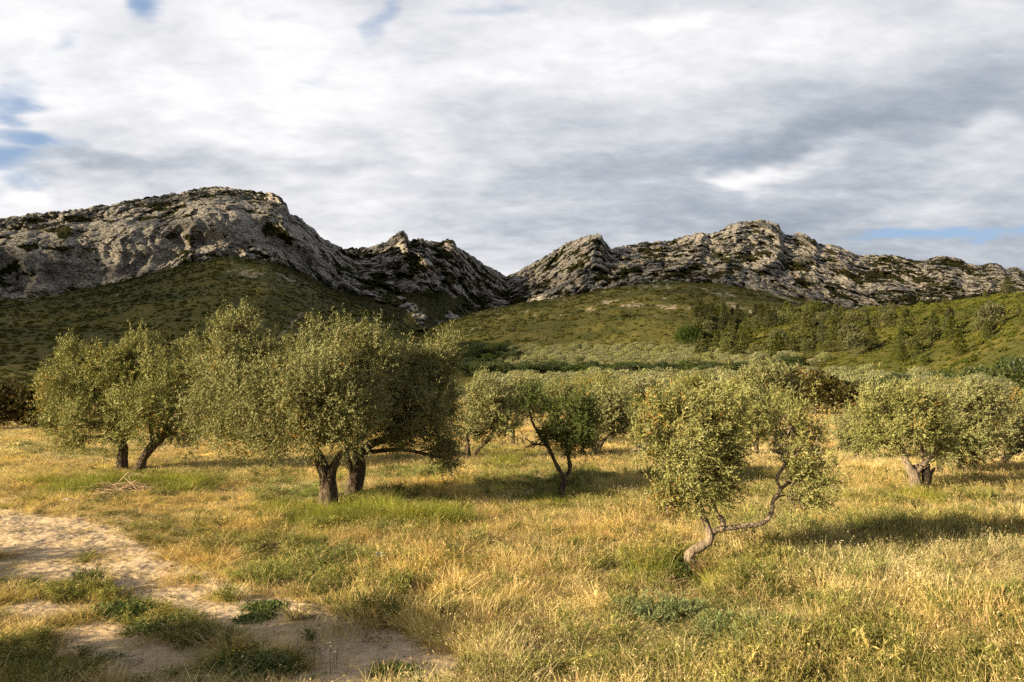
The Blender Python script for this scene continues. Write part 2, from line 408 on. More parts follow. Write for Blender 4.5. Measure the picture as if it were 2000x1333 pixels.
rockc = t.mix(t.rng(far2, 0.35, 0.7), (0.22, 0.18, 0.13), (0.40, 0.34, 0.26))
scrub = t.mix(attr(t, 'rock'), scrub, rockc)
c = t.mix(attr(t, 'far'), c, scrub)
h = t.math('ADD', t.math('MULTIPLY', n2, 0.6), t.math('MULTIPLY', n3, 0.35))
nb = bump(t, h, 0.06, 0.8)
nb2 = bump(t, far2, 1.2, 0.9, nb)
finish(t, principled(t, c, 0.95, nb2, 0.1))
farm = sstep(rr_ + 14 * nn, 95, 160)
go = link('ground', mesh('ground', np.stack([gx.ravel(), gy.ravel(), gz.ravel()], 1), gridq(len(azs), len(rs)), m, smooth=True,
     attrs={'bare': bare, 'lush': lush, 'far': farm, 'rock': rock}))
tag(go, kind='structure')

# ------------------------------------------------------------------ mountains
log('mountain')
CREST = [(-700, 470), (-300, 450), (0, 428), (60, 418), (120, 413), (170, 408), (230, 398), (270, 388), (330, 380), (375, 372), (395, 367), (430, 365), (470, 370), (500, 375), (530, 377), (550, 388), (560, 400), (566, 417), (590, 428), (610, 447), (625, 464), (645, 472), (670, 485), (700, 486), (735, 480), (760, 468), (780, 455), (788, 452), (795, 457), (800, 469), (820, 466), (835, 468), (855, 474), (870, 468), (885, 470), (893, 482), (920, 500), (950, 520), (975, 532), (988, 541), (1030, 520), (1060, 505), (1100, 480), (1130, 465), (1160, 456), (1175, 458), (1180, 472), (1195, 487), (1230, 480), (1260, 475), (1285, 471), (1310, 470), (1340, 460), (1350, 462), (1370, 453), (1390, 458), (1405, 450), (1430, 438), (1450, 433), (1500, 432), (1520, 440), (1530, 457), (1545, 460), (1560, 456), (1590, 467), (1600, 478), (1640, 482), (1670, 498), (1710, 500), (1740, 498), (1790, 512), (1830, 503), (1850, 502), (1875, 507), (1890, 516), (1915, 520), (1940, 515), (1955, 518), (1965, 527), (1985, 522), (2000, 532), (2300, 560), (2700, 580)]
FOOT = [(-700, 620), (0, 592), (110, 600), (200, 590), (330, 540), (370, 510), (430, 505), (540, 512), (600, 535), (650, 562), (700, 575), (780, 575), (830, 565), (900, 585), (940, 610), (990, 600), (1040, 596), (1110, 590), (1200, 575), (1250, 565), (1330, 560), (1400, 565), (1480, 580), (1560, 590), (1640, 605), (1700, 612), (1800, 606), (1900, 598), (2000, 590), (2700, 600)]
c_az, c_te = crest(CREST); f_az, f_te = crest(FOOT)
mpx = np.arange(-420, 2460, 1.9)
maz = np.arctan((mpx - CX) / F)
Rc = np.interp(mpx, [-400, 0, 430, 560, 640, 700, 790, 890, 990, 1160, 1300, 1450, 1600, 1900, 2400], [1150, 1150, 1190, 1170, 1250, 1330, 1270, 1350, 1560, 1330, 1450, 1500, 1560, 1750, 1900])
Rf = np.interp(mpx, [-400, 0, 400, 560, 700, 830, 990, 1160, 1300, 1500, 1700, 2000, 2400], [980, 960, 930, 980, 1080, 1120, 1250, 1100, 1020, 1080, 1150, 1300, 1400])
Tc = np.interp(maz, c_az, c_te); Tf = np.interp(maz, f_az, f_te)
nap, nfc, nbk = 46, 250, 14
def fins(px, py):
    out = np.zeros_like(px)
    jx = fbm(px / 46, py / 30, 4.0, 4) * 17; px = px + jx; py = py + fbm(px / 50, py / 34, 9.0, 3) * 12
    for pts, wl, wr, amp in FINS:
        if pts[0][0] < 540: amp = amp * .55; wr = wr * 2.2
        for i in range(len(pts) - 1):
            a0, a1 = np.array(pts[i], float), np.array(pts[i + 1], float); dd = a1 - a0
            q = np.clip(((px - a0[0]) * dd[0] + (py - a0[1]) * dd[1]) / (dd @ dd), 0, 1)
            ex, ey = px - a0[0] - q * dd[0], py - a0[1] - q * dd[1]
            side = dd[0] * ey - dd[1] * ex
            dist = np.hypot(ex, ey); wd = np.where(side > 0, wl, wr)
            out = np.maximum(out, amp * np.clip(1 - dist / wd, 0, 1))
    return out
FINS = [([(788, 452), (808, 490), (836, 520), (850, 560)], 70, 9, 75), ([(885, 472), (925, 520), (985, 562)], 40, 26, 26),
        ([(1162, 456), (1150, 500), (1128, 545), (1108, 588)], 50, 34, 55), ([(1178, 470), (1200, 520), (1240, 560)], 22, 20, 24),
        ([(1448, 434), (1420, 480), (1425, 530), (1400, 560)], 45, 35, 40), ([(1372, 455), (1350, 500), (1300, 545)], 30, 30, 28), ([(1520, 440), (1535, 480), (1500, 520)], 30, 26, 26),
        ([(563, 400), (590, 450), (640, 500), (690, 560)], 60, 60, 34), ([(372, 440), (378, 480), (372, 520)], 40, 8, 30), ([(240, 430), (235, 480), (225, 560)], 45, 20, 28),
        ([(135, 425), (130, 470)], 60, 12, 34), ([(60, 440), (50, 500), (70, 560)], 40, 14, 26), ([(300, 420), (305, 470), (290, 540)], 34, 12, 22), ([(455, 400), (462, 440)], 50, 12, 22), ([(520, 385), (535, 430)], 36, 14, 22), ([(470, 470), (500, 500), (560, 520)], 40, 22, 22), ([(1230, 482), (1215, 530)], 26, 14, 18), ([(1290, 474), (1280, 520), (1250, 550)], 30, 16, 22), ([(1480, 435), (1490, 470)], 24, 10, 18), ([(1650, 490), (1690, 540)], 26, 18, 18), ([(1820, 510), (1850, 540)], 24, 16, 16), ([(1905, 522), (1930, 560)], 24, 14, 18), ([(1960, 528), (1975, 560)], 16, 10, 14), ([(838, 470), (880, 520), (900, 560)], 26, 16, 20), ([(1590, 470), (1660, 530), (1750, 590)], 40, 34, 24), ([(1740, 500), (1820, 550), (1930, 590)], 30, 30, 22), ([(700, 487), (745, 520), (800, 545)], 30, 20, 20),
        ([(1020, 530), (1010, 560), (1000, 590)], 30, 30, 20), ([(1060, 508), (1090, 540), (1080, 590)], 30, 24, 24), ([(940, 560), (900, 590), (850, 620)], 16, 16, 12), ([(990, 575), (950, 600), (920, 620)], 14, 14, 10)]
sA = np.linspace(0, 1, nap, endpoint=False); sF = np.linspace(0, 1, nfc); sB = np.linspace(0, 1, nbk + 1)[1:]
NV = nap + nfc + nbk
MR = np.zeros((len(mpx), NV)); MZ = np.zeros_like(MR); SS = np.zeros_like(MR)
zf = CAMZ + Rf * Tf; zc = CAMZ + Rc * Tc
r0 = Rf - 230
z0 = np.minimum(zf - 75, CAMZ + r0 * (Tf - 0.055))
for j, s_ in enumerate(sA):
    MR[:, j] = r0 + (Rf - r0) * s_; MZ[:, j] = z0 + (zf - z0) * s_ ** 1.1; SS[:, j] = s_ - 1
leftm = sstep(mpx, 660, 600) if False else 1 - sstep(mpx, 600, 700)
for j, s_ in enumerate(sF):
    # cliffs: steep in the middle, gentler at top and bottom on the left massif
    gl = 0.10 * s_ + 0.14 * sstep(s_, 0.0, 0.25) + 0.76 * sstep(s_, 0.55, 1.15) / sstep(1.0, 0.55, 1.15)
    gr = 0.8 * s_ + 0.2 * s_ ** 3
    g_ = gl * leftm + gr * (1 - leftm)
    MR[:, nap + j] = Rf + (Rc - Rf) * g_
    # keep picture-height linear so the crest is always what one sees against the sky
    te = Tf + (Tc - Tf) * s_
    MZ[:, nap + j] = CAMZ + MR[:, nap + j] * te; SS[:, nap + j] = s_
for j, s_ in enumerate(sB):
    MR[:, nap + nfc + j] = Rc + 260 * s_; MZ[:, nap + nfc + j] = zc - 170 * s_ ** 1.3 - 12 * s_; SS[:, nap + nfc + j] = 1 + s_
MX = MR * np.sin(maz)[:, None]; MY = MR * np.cos(maz)[:, None]
qx, qy = project(MX, MY, MZ)
fd = fins(qx, qy)
X, Y, Z = MX.ravel(), MY.ravel(), MZ.ravel(); S = SS.ravel()
# tilted beds: a rotated frame, beds dip down to the right on the right-hand range
dip = np.where(np.repeat(mpx, NV) > 1000, 0.45, 0.12)
u1 = X; v1 = Z + dip * X
wx = fbm(X / 60, Y / 60, Z / 60, 3) * 14
big = ridged((u1 + wx) / 120, Y / 150, v1 / 105, 4) - 0.45
mid = ridged((u1 + wx) / 36, Y / 44, v1 / 26, 4) - 0.45
wy = fbm(X / 25, Y / 25, Z / 25, 3) * 5
wf1, wf2 = worley((u1 + wx + wy) / 30, Y / 40, (v1 + wy) / 50)
kf1, kf2 = worley((u1 + wy) / 11.5, Y / 15, (v1 + wy) / 19)
gul = ridged((X + 0.55 * Z + 1.3 * wx) / 85, Y / 400, Z / 330, 2) - 0.5
flt = ridged((X + wx) / 19, Y / 90, Z / 130, 2) - 0.5
blk = 0.75 - wf1 * 1.1 - 0.55 * np.exp(-((wf2 - wf1) / 0.07) ** 2)      # rounded bosses parted by clefts
knb = 0.7 - kf1 * 1.1 - 0.6 * np.exp(-((kf2 - kf1) / 0.09) ** 2)
fine = fbm(u1 / 5.0, Y / 5.0, v1 / 4.0, 3)
bed = np.sin((v1 + wx * 0.8) / 7.5 + 2.5 * fbm(X / 30, Y / 30, Z / 60, 2))
onrock = sstep(S, -0.08, 0.06) * (1 - sstep(S, 1.1, 1.4))
# rocky ribs that run down into the green apron in the gap
rib = ell(qx.ravel(), qy.ravel(), [(800, 600, 60, 14, 40), (920, 600, 90, 16, -20), (880, 625, 60, 10, -30), (960, 590, 50, 16, 30), (760, 590, 50, 10, 20), (815, 620, 30, 12, 60), (60, 590, 90, 26, 5), (200, 585, 60, 18, -20), (430, 520, 60, 8, 0)])
onrock = np.maximum(onrock, sstep(rib + 0.30 * blk + 0.25 * mid, 0.25, 0.5) * (S < 0.1))
keep = 1 - 0.8 * sstep(S, 0.90, 1.0) * (S < 1.001)
lf = 1 - sstep(np.repeat(mpx, NV), 560, 700)
face = sstep(S, 0.05, 0.25) * (1 - sstep(S, 0.75, 0.95))
wall = 1 - 0.72 * lf * face                                   # the left-hand walls are smoother
D = (22 * gul * keep * (0.5 + 0.5 * (1 - lf)) + 9 * flt * lf * face + 24 * big * keep + 24 * mid * wall * (0.4 + 0.6 * keep) + 13 * blk * wall + 4.2 * knb * wall + 0.9 * fine + 0.7 * bed) * onrock + fd.ravel() * sstep(S, -0.3, 0.05) * (0.35 + 0.65 * keep)
D += (1 - onrock) * fbm(X / 22, Y / 22, 3, 4) * 3.0
rx_, ry_ = X / MR.ravel(), Y / MR.ravel()
sc_r = 1.0
Xd = X - rx_ * D * 0.92; Yd = Y - ry_ * D * 0.92
Zd = CAMZ + (Z - CAMZ) * (1 - D * 0.92 / MR.ravel())           # slide along the line to the summit view: outline stays
Zd += onrock * (3.4 * blk + 2.2 * knb + 1.0 * fine + 2.4 * np.maximum(mid, -0.1)) * (0.3 + 0.7 * (S < 1.5)) * np.where(S > 0.9, 1.0, 0.6)
# vegetation: on ledges, in gullies and over the apron
Xg, Yg, Zg = Xd.reshape(MR.shape), Yd.reshape(MR.shape), Zd.reshape(MR.shape)
du = np.stack([np.gradient(Xg, axis=0), np.gradient(Yg, axis=0), np.gradient(Zg, axis=0)], -1)
dv = np.stack([np.gradient(Xg, axis=1), np.gradient(Yg, axis=1), np.gradient(Zg, axis=1)], -1)
Nn = np.cross(du, dv); Nn /= np.linalg.norm(Nn, axis=-1)[..., None] + 1e-9
nz = np.abs(Nn[..., 2]).ravel()
VEGP = [(440, 455, 90, 12, 8), (560, 470, 60, 12, 40), (160, 430, 40, 12, 10), (420, 445, 40, 8, 0), (880, 590, 130, 30, 10), (760, 590, 90, 30, 40), (870, 500, 40, 8, 40), (1020, 590, 40, 14, 0), (1480, 500, 60, 12, -20), (1700, 545, 70, 14, 0), (1570, 520, 50, 14, 10), (1330, 535, 60, 8, -20),
        (1240, 530, 30, 8, 0), (1800, 590, 80, 16, 0), (1850, 515, 50, 8, 0), (700, 500, 30, 8, 0), (800, 505, 50, 8, 30), (120, 480, 14, 26, 0), (240, 590, 120, 22, 0), (740, 545, 40, 18, 30), (660, 520, 40, 8, 30), (1760, 510, 60, 10, 0), (1400, 540, 60, 10, -20), (1620, 560, 60, 8, 10)]
vg = ell(qx.ravel(), qy.ravel(), VEGP)
vn = fbm(X / 34, Y / 34, Z / 24, 4)
veg = sstep((np.clip(vg + .25, 0, 1) * 0.62) * (1 + 1.1 * vn) + .30 * vn - 0.06 - 0.10 * lf * face - 0.25 * gul + (nz - 0.55) * 0.35 - 0.25 * big + 0.33 * fbm(X / 14, Y / 14, Z / 14, 3) - 0.12 * blk, 0.18, 0.34) * onrock
veg = np.maximum(veg, 1 - onrock)
m, t = material('limestone')
pos = t.n('ShaderNodeNewGeometry').outputs['Position']
wp = t.n('ShaderNodeMapping', {'Vector': pos, 'Rotation': (0, rad(14), 0), 'Scale': (1, 1, 1.7)}).outputs[0]
st = t.n('ShaderNodeMapping', {'Vector': pos, 'Scale': (1, 1, 0.18)}).outputs[0]
nA = t.noise(wp, 0.02, 6, 0.62, 0.6); nB = t.noise(wp, 0.11, 7, 0.66, 0.8); nC = t.noise(wp, 0.6, 5, 0.65)
nS = t.noise(st, 0.085, 4, 0.6, 0.3)
c = t.mix(t.rng(nA, 0.3, 0.7), (0.40, 0.37, 0.335), (0.55, 0.51, 0.455))
c = t.mix(t.rng(nS, 0.46, 0.60, 0, 0.55), c, (0.25, 0.24, 0.225))
c = t.mix(t.rng(nB, 0.50, 0.72, 0, 0.4), c, (0.52, 0.47, 0.40))
c = t.mix(t.rng(nB, 0.46, 0.32, 0, 0.35), c, (0.20, 0.18, 0.16))
c = t.mix(t.rng(t.noise(wp, 0.05, 3, 0.6), 0.62, 0.74, 0, 0.3), c, (0.38, 0.27, 0.18))
c = t.mix(t.rng(nC, 0.5, 0.35, 0, 0.25), c, (0.13, 0.115, 0.10))
vc = t.mix(t.rng(nB, 0.35, 0.65), (0.034, 0.038, 0.013), (0.075, 0.066, 0.026))
spk = t.rng(t.noise(pos, 0.20, 4, 0.7), 0.575, 0.61)
vm = t.math('MAXIMUM', t.rng(t.math('ADD', attr(t, 'veg'), t.math('MULTIPLY', t.math('SUBTRACT', nC, 0.5), 0.9)), 0.38, 0.60), t.math('MULTIPLY', spk, 0.45))
c = t.mix(vm, c, vc)
vor = t.n('ShaderNodeTexVoronoi', {'Vector': t.n('ShaderNodeVectorMath', {0: wp, 1: t.noise(wp, 0.09, 3, 0.6, out=1)}, operation='ADD').outputs[0], 'Scale': 0.16}, feature='DISTANCE_TO_EDGE').outputs[0]
nF = t.noise(wp, 0.055, 3, 0.5, 0.6)
hh = t.math('ADD', t.math('ADD', t.math('MULTIPLY', nB, 0.8), t.math('MULTIPLY', nC, 0.12)), t.rng(vor, 0.0, 0.10, -0.5, 0.0))
hh = t.math('MULTIPLY_ADD', nF, 3.0, hh)
nb = bump(t, hh, 5.0, 1.0)
finish(t, principled(t, c, 0.95, nb, 0.05))
mo = link('mountain', mesh('mountain', np.stack([Xd, Yd, Zd], 1), gridq(len(mpx), NV)[:, ::-1], m, smooth=True, attrs={'veg': veg}))
tag(mo, kind='structure')

# ------------------------------------------------------------------ cloud bank placed out of view to the left, shaped to shade the mountains
log('cloud')
ALT = 700.0
k_ = ALT / math.tan(SUN_EL); offx, offy = sx / math.cos(SUN_EL) * k_, sy / math.cos(SUN_EL) * k_
def cloud(px_w0, px_w1, py0, py1, n, tr, name='cloud', seed=0):
    us = np.linspace(px_w0, px_w1, n); vs = np.linspace(py0, py1, n)
    UX, UY = np.meshgrid(us, vs, indexing='ij')
    e = np.minimum(np.minimum(UX - px_w0, px_w1 - UX), np.minimum(UY - py0, py1 - UY))
    th = sstep(e + 60 * fbm(UX / 220, UY / 220, seed, 3), -10, 160)
    top = ALT + th * (70 + 60 * fbm(UX / 120, UY / 120, seed + 5, 4)); bot = ALT - th * (30 + 14 * fbm(UX / 90, UY / 90, seed + 9, 4))
    V = np.concatenate([np.stack([UX, UY, top], -1).reshape(-1, 3), np.stack([UX, UY, bot - 0.5], -1).reshape(-1, 3)])
    Q = gridq(n, n); Q2 = Q[:, ::-1] + n * n
    b = [i * n for i in range(n)] + [(n - 1) * n + j for j in range(1, n)] + [i * n + n - 1 for i in range(n - 2, -1, -1)] + [j for j in range(n - 2, 0, -1)]
    b = np.array(b); bn = np.roll(b, -1)
    Q3 = np.stack([b, bn, bn + n * n, b + n * n], 1)
    m, t = material('cloud_vapour')
    pos = t.n('ShaderNodeNewGeometry').outputs['Position']
    # follow the sunbeam through the thickness of the cloud
    over = t.math('DIVIDE', t.math('SUBTRACT', t.n('ShaderNodeSeparateXYZ', {0: pos}).outputs[2], ALT), sz)
    pos = t.vmath('SUBTRACT', pos, t.n('ShaderNodeVectorMath', {0: (sx, sy, sz), 3: over}, operation='SCALE').outputs[0])
    nz_ = t.noise(pos, 0.0045, 5, 0.6)
    a = t.rng(nz_, 0.36, 0.60, 0.80, 0.93)
    a = t.math('MULTIPLY', a, t.rng(attr(t, 'thick'), 0.25, 0.8))
    for (gx_, gy_, gz_, rad_, amt) in GAPS:
        kk = (ALT - gz_) / math.tan(SUN_EL)
        cx_, cy_ = gx_ + sx / math.cos(SUN_EL) * kk, gy_ + sy / math.cos(SUN_EL) * kk
        dd = t.vmath('DISTANCE', t.n('ShaderNodeVectorMath', {0: pos, 1: (1, 1, 0)}, operation='MULTIPLY').outputs[0], (cx_, cy_, 0))
        a = t.math('MULTIPLY', a, t.rng(dd, rad_ * 0.5, rad_ * 1.5, 1 - amt, 1.0))
    dfs = t.n('ShaderNodeBsdfDiffuse', {'Color': (0.85, 0.85, 0.86, 1)}).outputs[0]
    s_ = t.n('ShaderNodeMixShader', {0: a, 1: t.n('ShaderNodeBsdfTransparent').outputs[0], 2: dfs}).outputs[0]
    finish(t, s_)
    o = link(name, mesh(name, V, np.concatenate([Q, Q2, Q3]), m, smooth=True, attrs={'thick': np.concatenate([th.ravel(), th.ravel()])}))
    tag(o, kind='structure')
def mpoint(px, py, R):
    a, b, c = px_ray(px, py); k = R / np.hypot(a, b); return (float(a * k), float(b * k), float(CAMZ + c * k))
GAPS = [mpoint(330, 470, 1130) + (370, 0.62), mpoint(1420, 500, 1400) + (560, 0.56), mpoint(1050, 560, 1300) + (200, 0.3), mpoint(1750, 550, 1500) + (350, 0.4), mpoint(812, 500, 1180) + (62, 0.85), mpoint(1330, 600, 640) + (230, 0.50), mpoint(1110, 640, 560) + (190, 0.60)]  # cloud thinned at these spots to let more sun onto the slopes
cloud(-3300, -150, -400, 1080, 160, 0.6, seed=3)
cloud(-3300, -1930, -760, -330, 70, 0.12, seed=8)
# ------------------------------------------------------------------ tree parts
def catmull(P, n=6):
    P = np.asarray(P, float)
    if len(P) < 3: return np.linspace(P[0], P[-1], n + 1)
    Q = np.vstack([2 * P[0] - P[1], P, 2 * P[-1] - P[-2]]); out = []
    for i in range(1, len(Q) - 2):
        p0, p1, p2, p3 = Q[i - 1], Q[i], Q[i + 1], Q[i + 2]
        for k in range(n):
            u = k / n
            out.append(0.5 * (2 * p1 + (p2 - p0) * u + (2 * p0 - 5 * p1 + 4 * p2 - p3) * u * u + (3 * p1 - p0 - 3 * p2 + p3) * u ** 3))
    out.append(P[-1]); return np.array(out)
def tube(path, sides=8, n=5, rough=0.12, seed=0, flare=0.0, cap=True):
    """path: rows x, y, z, radius"""
    C_ = catmull(path, n); P = C_[:, :3]; R = np.maximum(C_[:, 3], 0.002)
    T = np.gradient(P, axis=0); T /= np.linalg.norm(T, axis=1)[:, None] + 1e-9
    ref = np.array([0.31, 0.95, 0.05]); U = np.cross(T, ref); U /= np.linalg.norm(U, axis=1)[:, None] + 1e-9
    W = np.cross(T, U); ang = np.arange(sides) / sides * 2 * np.pi
    ring = np.cos(ang)[None, :, None] * U[:, None, :] + np.sin(ang)[None, :, None] * W[:, None, :]
    base = P[:, None, :] + ring * R[:, None, None]
    if rough:
        q = base / (R[:, None, None] * 2.2 + 0.02)
        lob = fbm(q[..., 0] + seed, q[..., 1], q[..., 2] * 0.35, 2)
        mod = 1 + rough * 1.8 * lob
        if flare: mod = mod + flare * np.exp(-np.arange(len(P)) / (0.12 * len(P) + 1))[:, None] * (1 + 0.5 * np.sin(ang * 3 + seed))[None, :]
        base = P[:, None, :] + ring * (R[:, None] * mod)[..., None]
    V = base.reshape(-1, 3); Q = []
    i = np.arange(len(P) - 1)[:, None] * sides; j = np.arange(sides)[None, :]; j2 = (j + 1) % sides
    Q = np.stack([i + j, i + j2, i + sides + j2, i + sides + j], -1).reshape(-1, 4)
    if cap:
        e = (len(P) - 1) * sides; V = np.vstack([V, P[-1] + T[-1] * R[-1] * 0.3]); c_ = len(V) - 1
        k = np.arange(0, sides, 2)
        Q = np.vstack([Q, np.stack([e + k, e + (k + 1) % sides, e + (k + 2) % sides, np.full_like(k, c_)], 1)])
    return V, Q
PAL = {  # leaf colours: darkest tone, body, silvery underside
    'olive': ((0.072, 0.080, 0.024), (0.205, 0.205, 0.082), (0.38, 0.375, 0.22)),
    'green': ((0.035, 0.055, 0.012), (0.085, 0.110, 0.028), (0.20, 0.22, 0.095)),
    'yellow': ((0.080, 0.092, 0.022), (0.225, 0.225, 0.074), (0.40, 0.39, 0.21)),
    'oak': ((0.014, 0.024, 0.004), (0.036, 0.056, 0.009), (0.065, 0.085, 0.02)),
    'oakbrown': ((0.025, 0.024, 0.006), (0.065, 0.055, 0.013), (0.10, 0.085, 0.025)),
    'pine': ((0.035, 0.042, 0.010), (0.085, 0.092, 0.024), (0.14, 0.145, 0.05)),
    'silver': ((0.085, 0.095, 0.036), (0.20, 0.205, 0.088), (0.31, 0.31, 0.17))}
def leaf_quads(P, D, N, L, Wd):
    """pointed quads: base P, direction D, flat side N"""
    S_ = np.cross(D, N); S_ /= np.linalg.norm(S_, axis=1)[:, None] + 1e-9
    a = P; c = P + D * L[:, None]; m_ = P + D * (L * 0.45)[:, None] + N * (L * 0.06)[:, None]
    V = np.stack([a, m_ + S_ * (Wd / 2)[:, None], c, m_ - S_ * (Wd / 2)[:, None]], 1).reshape(-1, 3)
    return V, np.arange(len(V)).reshape(-1, 4)
def unit(v): return v / (np.linalg.norm(v, axis=-1, keepdims=True) + 1e-9)
def crown(lobes, leaf=(0.065, 0.016), lai=4.0, seed=0, wind=(0.0, 0.0, 0.0), pal='olive', per=14, shoot=0.34, gap=0.24, up=0.55, orange=0.03, jit=1.0, sprays=0.18, clumps=9):
    """lobes: x, y, z, rx, ry, rz in local metres -> leaf mesh"""
    r = np.random.RandomState(seed); allP, allD, allL, allO = [], [], [], []
    la = leaf[0] * leaf[1] * 0.5
    if clumps:
        big_ = list(lobes); lobes = []
        for (x, y, z, rx, ry, rz) in big_:
            lobes.append((x, y, z, rx * .62, ry * .62, rz * .62))
            for _ in range(clumps):
                v = unit(r.normal(size=3) + np.array([0, -.15, .30])); q = r.uniform(.20, .40); k_ = r.uniform(.62, 1.0)
                lobes.append((x + v[0] * rx * k_, y + v[1] * ry * k_, z + v[2] * rz * k_, rx * q, ry * q, rz * q * r.uniform(.9, 1.5)))
    for (x, y, z, rx, ry, rz) in lobes:
        n = int(lai * math.pi * rx * rz / la / per) + 3
        n2 = int(n * 1.5)
        dd = unit(r.normal(size=(n2, 3)))
        q = r.uniform(0, 1, n2); rr = np.where(r.uniform(0, 1, n2) < 0.65, 0.72 + 0.30 * q, q ** 0.5 * 0.85)
        lump = fbm(dd[:, 0] * 1.9 + x * 3 + seed, dd[:, 1] * 1.9 + y, dd[:, 2] * 1.9 + z, 2)
        rr = rr * (1 + 0.34 * lump)
        p = np.array([x, y, z]) + dd * rr[:, None] * np.array([rx, ry, rz])
        keep = fbm(p[:, 0] / 0.55 + seed, p[:, 1] / 0.55, p[:, 2] / 0.55, 2) > -gap
        p, dd = p[keep][:n], dd[keep][:n]
        dirn = unit(dd * 0.7 + np.array([wind[0], wind[1], wind[2] + up]) + r.normal(size=dd.shape) * 0.45 * jit + np.minimum(dd[:, 2:3], 0) * np.array([0, 0, 0.9]))
        L = shoot * r.uniform(0.6, 1.35, len(p))
        top = (dd[:, 2] > 0.2) & (r.uniform(0, 1, len(p)) < sprays)
        L = np.where(top, L * 1.6, L)
        dirn[top] = unit(dirn[top] * 0.5 + np.array([wind[0], wind[1], 1.0]))
        allP.append(p); allD.append(dirn); allL.append(L); allO.append(dd)
    P, D, L = np.concatenate(allP), np.concatenate(allD), np.concatenate(allL)
    n = len(P)
    droop = r.uniform(-0.5, 0.25, n)
    tt = (np.arange(per) + 0.6) / per
    s_ = L[:, None] * tt[None, :]
    LP = P[:, None, :] + D[:, None, :] * s_[..., None]
    LP[..., 2] += droop[:, None] * s_ ** 2
    side = unit(np.cross(D, r.normal(size=D.shape))); s2 = np.cross(D, side)
    ph = (np.arange(per) * math.pi / 2 * 1.03)[None, :] + np.repeat([0.0], n)[:, None] + np.where(np.arange(per) % 2, math.pi, 0)[None, :]
    out = side[:, None, :] * np.cos(ph)[..., None] + s2[:, None, :] * np.sin(ph)[..., None]
    LD = unit(D[:, None, :] * 0.75 + out * 0.75 + r.normal(size=(n, per, 3)) * 0.22)
    LP, LD = LP.reshape(-1, 3), LD.reshape(-1, 3)
    OD = np.repeat(np.concatenate(allO), per, axis=0)
    LN = unit(unit(np.cross(LD, np.cross(OD + np.array([0, 0, .35]), LD))) + r.normal(size=LD.shape) * .45)
    m_ = n * per
    ll = leaf[0] * r.uniform(0.7, 1.25, m_); lw = leaf[1] * r.uniform(0.75, 1.25, m_)
    V, Q = leaf_quads(LP, LD, LN, ll, lw)
    c0, c1, c2 = (np.array(q) for q in PAL[pal])
    ts = np.clip(0.42 + 0.28 * fbm(P[:, 0] / 0.55 + seed, P[:, 1] / 0.55, P[:, 2] / 0.55, 2) + r.normal(size=n) * 0.12, 0, 1)
    tl = np.clip(np.repeat(ts, per) + r.normal(size=m_) * 0.09, 0, 1)
    under = r.uniform(0, 1, m_) < 0.22
    col = c0 + (c1 - c0) * np.clip(tl * 1.9, 0, 1)[:, None]
    col = col + (c2 - col) * (np.clip(tl * 2 - 0.9, 0, 1) * 0.5 + under * 0.22)[:, None]
    if orange:
        on = fbm(P[:, 0] / 0.9 - seed, P[:, 1] / 0.9, P[:, 2] / 0.9 + 5, 2)
        isor = np.repeat((on + r.uniform(-.4, .4, n)) > (0.85 - orange * 5), per) & (r.uniform(0, 1, m_) < 0.4)
        col[isor] = np.array([0.36, 0.21, 0.05]) * r.uniform(0.5, 1.1, (isor.sum(), 1))
    return V, Q, np.repeat(col, 4, axis=0)
def limbs_to(lobes, starts, seed, r0=0.045, subs=7, twig=0.010):
    """limbs from trunk tips into each lobe, then twigs"""
    r = np.random.RandomState(seed + 77); out = []
    for (x, y, z, rx, ry, rz) in lobes:
        c = np.array([x, y, z]); st = min(starts, key=lambda s_: np.linalg.norm(np.array(s_[:3]) - c) + (3 if s_[2] > z + .2 else 0))
        a = np.array(st[:3]); ra = min(st[3] * 0.7, r0 * 1.6)
        mid_ = (a + c) / 2 + r.normal(size=3) * 0.12 * np.linalg.norm(c - a) + np.array([0, 0, 0.05])
        end = c + np.array([0, 0, rz * 0.5])
        pth = [[*a, ra], [*mid_, ra * 0.7], [*c, ra * 0.45], [*end, 0.008]]
        out.append(tube(pth, 6, 5, 0.10, seed))
        for k in range(subs):
            u = r.uniform(0.3, 1.0); b = mid_ + (c - mid_) * u
            e = c + unit(r.normal(size=3)) * np.array([rx, ry, rz]) * 0.85; e[2] = max(e[2], c[2] - 0.7 * rz)
            mm = (b + e) / 2 + r.normal(size=3) * 0.09
            out.append(tube([[*b, twig * 2.0], [*mm, twig * 1.3], [*e, twig * 0.4]], 4, 3, 0.0, cap=False))
    return out
def px_lobes(lobes, Y, org, z_min=0.25):
    out = []
    for l in lobes:
        px, py, rx, ry = l[:4]; dyy = l[4] if len(l) > 4 else 0.0
        p = at(px, py, Y + dyy) - org; s_ = (Y + dyy) / F
        ry_ = l[5] if len(l) > 5 else (rx + ry) / 2 * s_ * 1.1
        out.append((p[0], p[1], p[2], rx * s_, ry_, ry * s_))
    return out
def px_path(pts, Y, org):
    return [[*(at(p[0], p[1], Y + (p[3] if len(p) > 3 else 0)) - org), p[2]] for p in pts]
